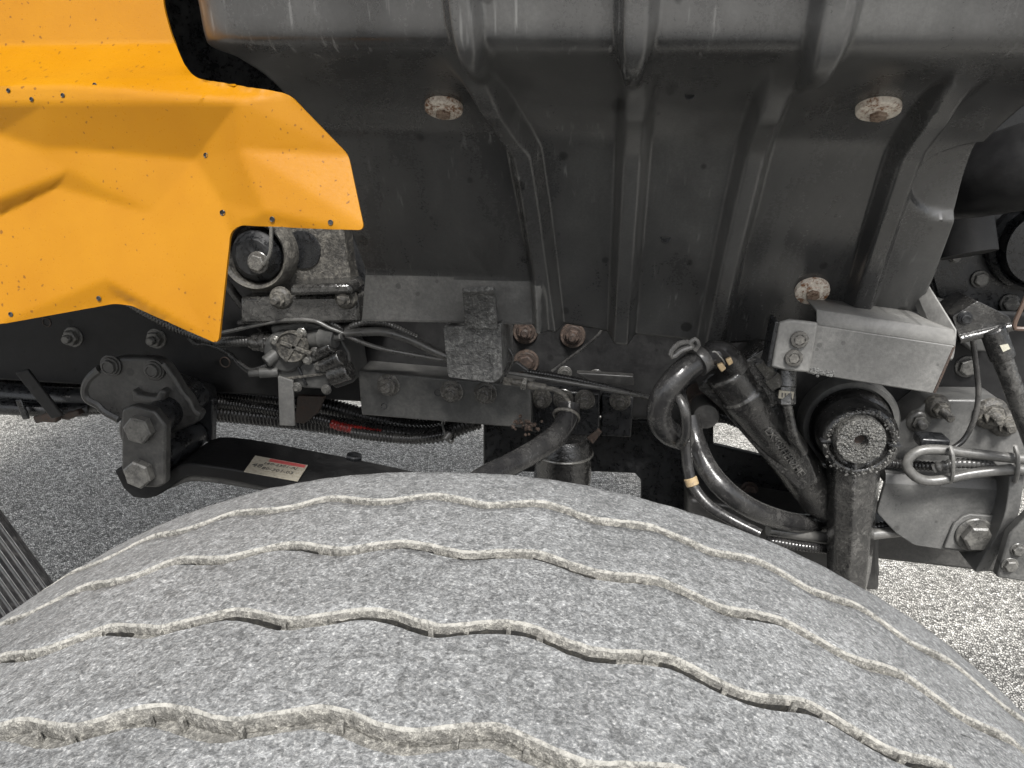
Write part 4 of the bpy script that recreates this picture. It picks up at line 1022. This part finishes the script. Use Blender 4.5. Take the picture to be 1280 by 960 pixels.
# ------------------------------------------------------------------ folded bracket at the liner's right lower corner
BY = .765
fbk = MB()
fbk.prism([P(x, y, BY) for x, y in rounded([(1019, 407), (1193, 433), (1168, 491), (1008, 465)], 3, 3)], (0, .005, 0))
a, b = P(1021, 406, BY), P(1193, 432, BY)
fbk.add([a, b, b+Vector((0, .008, .012)), a+Vector((0, .008, .012)), b+Vector((-.01, .10, .016)), a+Vector((0, .10, .016))], [[0, 1, 2, 3], [3, 2, 4, 5]])
fbk.prism([b+Vector((-.004, 0.006, -.002)), b+Vector((.002, 0.006, -.002)), b+Vector((.002, .008, .013)), b+Vector((-.020, .10, .07)), b+Vector((-.026, .10, .066)), b+Vector((-.008, .02, .0))], (.001, 0, -.012))
fb = fbk.build('folded_bracket', 'grey', truck, bevel=.001, angle=50, label='grey folded sheet metal bracket under the liner, bolted at its left tab')
sm_ = fb.modifiers.new('t', 'SOLIDIFY'); sm_.thickness = .002; sm_.offset = 0
tbp = plate('bracket_tab', [(974, 404), (988, 400), (1023, 404), (1012, 466), (985, 464), (964, 459)], BY-.008, .007, 'grey', fb, bevel=.002)
plate('bracket_edge', [(969, 402), (974, 402), (963, 460), (958, 458)], BY-.008, .03, 'dark', fb, bevel=.001)
for (px, py) in [(999, 424), (992, 447)]: bolt(px, py, BY-.009, 11, 'socket', 'boltoil', fb)
plate('rusty_edge', [(1191, 434), (1195, 433), (1170, 492), (1166, 491)], BY-.0015, .004, 'rustdark', fb, bevel=.0008)
wd = MB()
for k in range(150):
    t = random.random(); p = P(1012+t*30, 462+t*6+random.gauss(0, 1.8), BY-.0005); r = random.uniform(.0007, .0018)
    wd.lathe(p, (random.uniform(-.6, .6), -1, random.uniform(-.6, .6)), [(r*.5, -r), (r, 0), (r*.7, r*.5), (r*.2, r*.8)], 6)
w2 = wd.build('weld_spatter', 'flaky', fb); w2['kind'] = 'stuff'

# ------------------------------------------------------------------ far right: intake pipe, engine mount, damper, castings
ip = MB(); ip.tube([P(1196, 232, .84), P(1230, 222, .80), P(1300, 205, .77), P(1420, 190, .76)], [44*S(1230, 222, .8), 62*S(1300, 205, .78)], n=36, step=.012)
ip.build('intake_pipe', 'rail', truck, label='thick dark intake pipe emerging beside the liner')
MB().lathe(P(1205, 285, .96), (0.2, -.3, -1), [(34*S(1205, 285, .96), -.03), (34*S(1205, 285, .96), .03)], 30).build('pipe_joint', 'rail', truck)
em = plate('engine_mount', [(1150, 300), (1420, 250), (1420, 430), (1270, 430), (1215, 400), (1170, 372)], 1.02, .05, 'dark', truck, bevel=.004)
for (px, py, r) in [(1225, 349, 11), (1262, 379, 12), (1194, 322, 7)]: bolt(px, py, 1.018, r, 'hex', 'bolt', em)
kd = S(1285, 305, .99)
MB().lathe(P(1292, 306, 1.015), (0, -1, 0), [(58*kd, 0), (58*kd, .012), (53*kd, .018), (48*kd, .012), (46*kd, .030), (0.0001, .034)], 48).build('pulley_cover', 'dark', em)
plate('mount_web', [(1165, 372), (1196, 380), (1240, 440), (1215, 440), (1180, 410)], .93, .02, 'plate', truck, bevel=.003)
hdY = .80
hd = MB(); hd.prism([P(x, y, hdY) for x, y in rounded([(1190, 396), (1222, 376), (1262, 396), (1266, 410), (1240, 420), (1200, 424)], 4, 3)], (0, .05, 0))
kd = S(1240, 420, hdY)
hd.cyl(P(1198, 424, hdY), P(1266, 408, hdY), 6*kd)
hd.cyl(P(1240, 410, hdY), P(1254, 448, hdY), 15*kd); 
dm = hd.build('damper', 'oily', truck, bevel=.003, label='black damper strut with pale paint mark near the right edge')
MB().cyl(P(1250, 440, hdY), P(1300, 575, hdY), 12*kd).build('damper_rod', 'oily', dm)
MB().prism([P(1250, 432, hdY-.0125), P(1260, 430, hdY-.0125), P(1263, 436, hdY-.0125), P(1254, 440, hdY-.0125)], (0, .001, 0)).build('paint_mark', 'mark', dm)
bolt(1206, 398, hdY-.001, 9, 'cap', 'dark', dm)
MB().tube([P(1290, 355, .78), P(1278, 382, .78), P(1268, 406, .78), P(1273, 411, .78), P(1300, 410, .78)], .0022, n=8, step=.003).build('wire_clip', 'copper', truck)
cs = MB(); cs.prism([P(x, y, .90) for x, y in rounded([(1122, 532), (1164, 499), (1252, 500), (1300, 570), (1300, 612), (1104, 606), (1112, 560)], 6, 3)], (0, .049, 0))
cast = cs.build('spring_bracket', 'grey2', truck, bevel=.004, label='grey cast bracket with protruding studs at right')
bolt(1172, 509, .90, 15, 'stud', 'cast', cast, name='stud_bolt'); bolt(1148, 527, .90, 15, 'stud', 'bolt', cast, name='stud_bolt').scale.y *= .45
for (px, py, r) in [(1240, 518, 20), (1256, 530, 17)]: bolt(px, py, .895, r, 'stud', 'cast', cast, name='stud_bolt').scale.y *= .42
pc = MB(); pc.box(P(1150, 560, .85), P(1178, 540, .875)); pc.build('cable_plug', 'dark', truck, bevel=.002)
hose('sensor_wire', [(1216, 425, .86), (1220, 455, .86), (1223, 490, .86), (1219, 520, .86), (1206, 548, .86), (1186, 564, .855)], 3.4, 'wire', truck)
loop = hose('cable_loop', [(1330, 577, .83), (1272, 573, .835), (1215, 567, .84), (1172, 562, .84), (1146, 565, .838), (1133, 580, .836), (1146, 597, .834), (1170, 601, .834), (1215, 592, .834), (1270, 587, .832), (1330, 592, .83)], 6.4, 'wiregrey', truck, label='dusty cable doubled back in a flat loop and tied')
hose('conduit', [(1100, 578, .87), (1135, 581, .865), (1170, 583, .85)], 6, 'conduit', truck, corr=.004)
hose('conduit', [(1168, 586, .842), (1180, 582, .838), (1200, 579, .84), (1240, 581, .846)], 6.5, 'conduitgrey', truck, corr=.005)
for (px, py) in [(1190, 581), (1271, 580)]:
    k = S(px, py, .83); tm = MB()
    pts = [P(px-2, py-22, .832), P(px+1, py-10, .826), P(px+1, py+10, .825), P(px-2, py+22, .832)]
    tm.tube(pts, .0022, n=8, step=.003); tm.tube([P(px-2, py-22, .832), P(px, py, .86), P(px-2, py+22, .832)], .0022, n=8, step=.003); tm.build('cable_tie', 'wiregrey', loop)
# lower bracket
KY = .86
lb = MB()
low = [(1107, 603), (1096, 641), (1120, 667), (1143, 682), (1177, 687), (1226, 692), (1258, 640), (1254, 612)]
lb.prism([P(x, y, KY) for x, y in rounded(low, 4, 3)], (0, .007, 0))
a, b = P(1107, 604, KY), P(1254, 613, KY)
lb.add([a, b, b+Vector((0, .004, .010)), a+Vector((0, .004, .010)), b+Vector((0, .014, .014)), a+Vector((0, .014, .014)), b+Vector((0, .10, .016)), a+Vector((0, .10, .016))], [[0, 1, 2, 3], [3, 2, 4, 5], [5, 4, 6, 7]])
lbr = lb.build('crossmember_bracket', 'grey2', truck, bevel=.001, angle=50, label='grey angled bracket plate with one large hex bolt')
pad = plate('washer_pad', [(1180, 685), (1193, 655), (1204, 646), (1212, 643), (1254, 646), (1250, 668), (1228, 690)], KY-.005, .004, 'grey2', lbr, bevel=.001)
bolt(1218, 668, KY-.0055, 23, 'hex', 'bolt', lbr, rot=.4)
cmb = MB(); cmb.prism([P(x, y, .95) for x, y in [(1070, 655), (1120, 655), (1300, 690), (1300, 722), (1240, 716), (1084, 698), (1060, 690)]], (0, .07, 0))
cmb.build('crossmember', 'frame', truck, bevel=.004, label='black channel crossmember below the grey bracket')
stp = MB(); pth = [(1270, 596), (1267, 622), (1263, 645), (1252, 672), (1236, 698), (1226, 716)]
cvp = catmull([P(x, y, .835) for x, y in pth], .006); n = len(cvp); vs_ = []
for i, p in enumerate(cvp): vs_ += [p+Vector((-.006, 0, 0)), p+Vector((.008, 0, .003)), p+Vector((.008, .05, .003)), p+Vector((-.006, .05, 0))]
stp.add(vs_, [[i*4+j, i*4+(j+1) % 4, (i+1)*4+(j+1) % 4, (i+1)*4+j] for i in range(n-1) for j in range(4)]+[[0, 1, 2, 3], [(n-1)*4+3, (n-1)*4+2, (n-1)*4+1, (n-1)*4]])
stp.build('curved_strap', 'grey2', truck, bevel=.001)
ep = plate('end_plate', [(1262, 668), (1300, 628), (1330, 640), (1330, 735), (1246, 722)], .80, .012, 'plate', truck, bevel=.002)
bolt(1272, 687, .80, 9, 'hex', 'bolt', ep); bolt(1262, 706, .80, 10, 'hex', 'bolt', ep)

# ------------------------------------------------------------------ ribbed rubber flap at the lower left
fl = MB()
A_, B_ = P(-70, 553, .66), P(80, 760, .60); off = (P(-80, 760, .58)-P(-6, 653, .63))
fl.prism([A_, B_, B_+off*1.6, A_+off*1.6], Vector((0, .008, 0)))
flap = fl.build('mud_flap', 'flap', truck, bevel=.001, label='black ribbed rubber flap in the lower left corner')
nr = 19
for k in range(nr):
    o = off*(k/12.0)
    d = (B_-A_).normalized(); s_ = off.normalized()*.0030; nn = d.cross(s_).normalized()
    if nn.y > 0: nn = -nn
    a, b = A_+o, B_+o
    MB().add([a-s_, a+nn*.005, a+s_, b-s_, b+nn*.005, b+s_], [[0, 1, 4, 3], [1, 2, 5, 4], [0, 2, 1], [3, 4, 5], [0, 3, 5, 2]]).build('flap_rib', 'flap', flap, bevel=.0008)
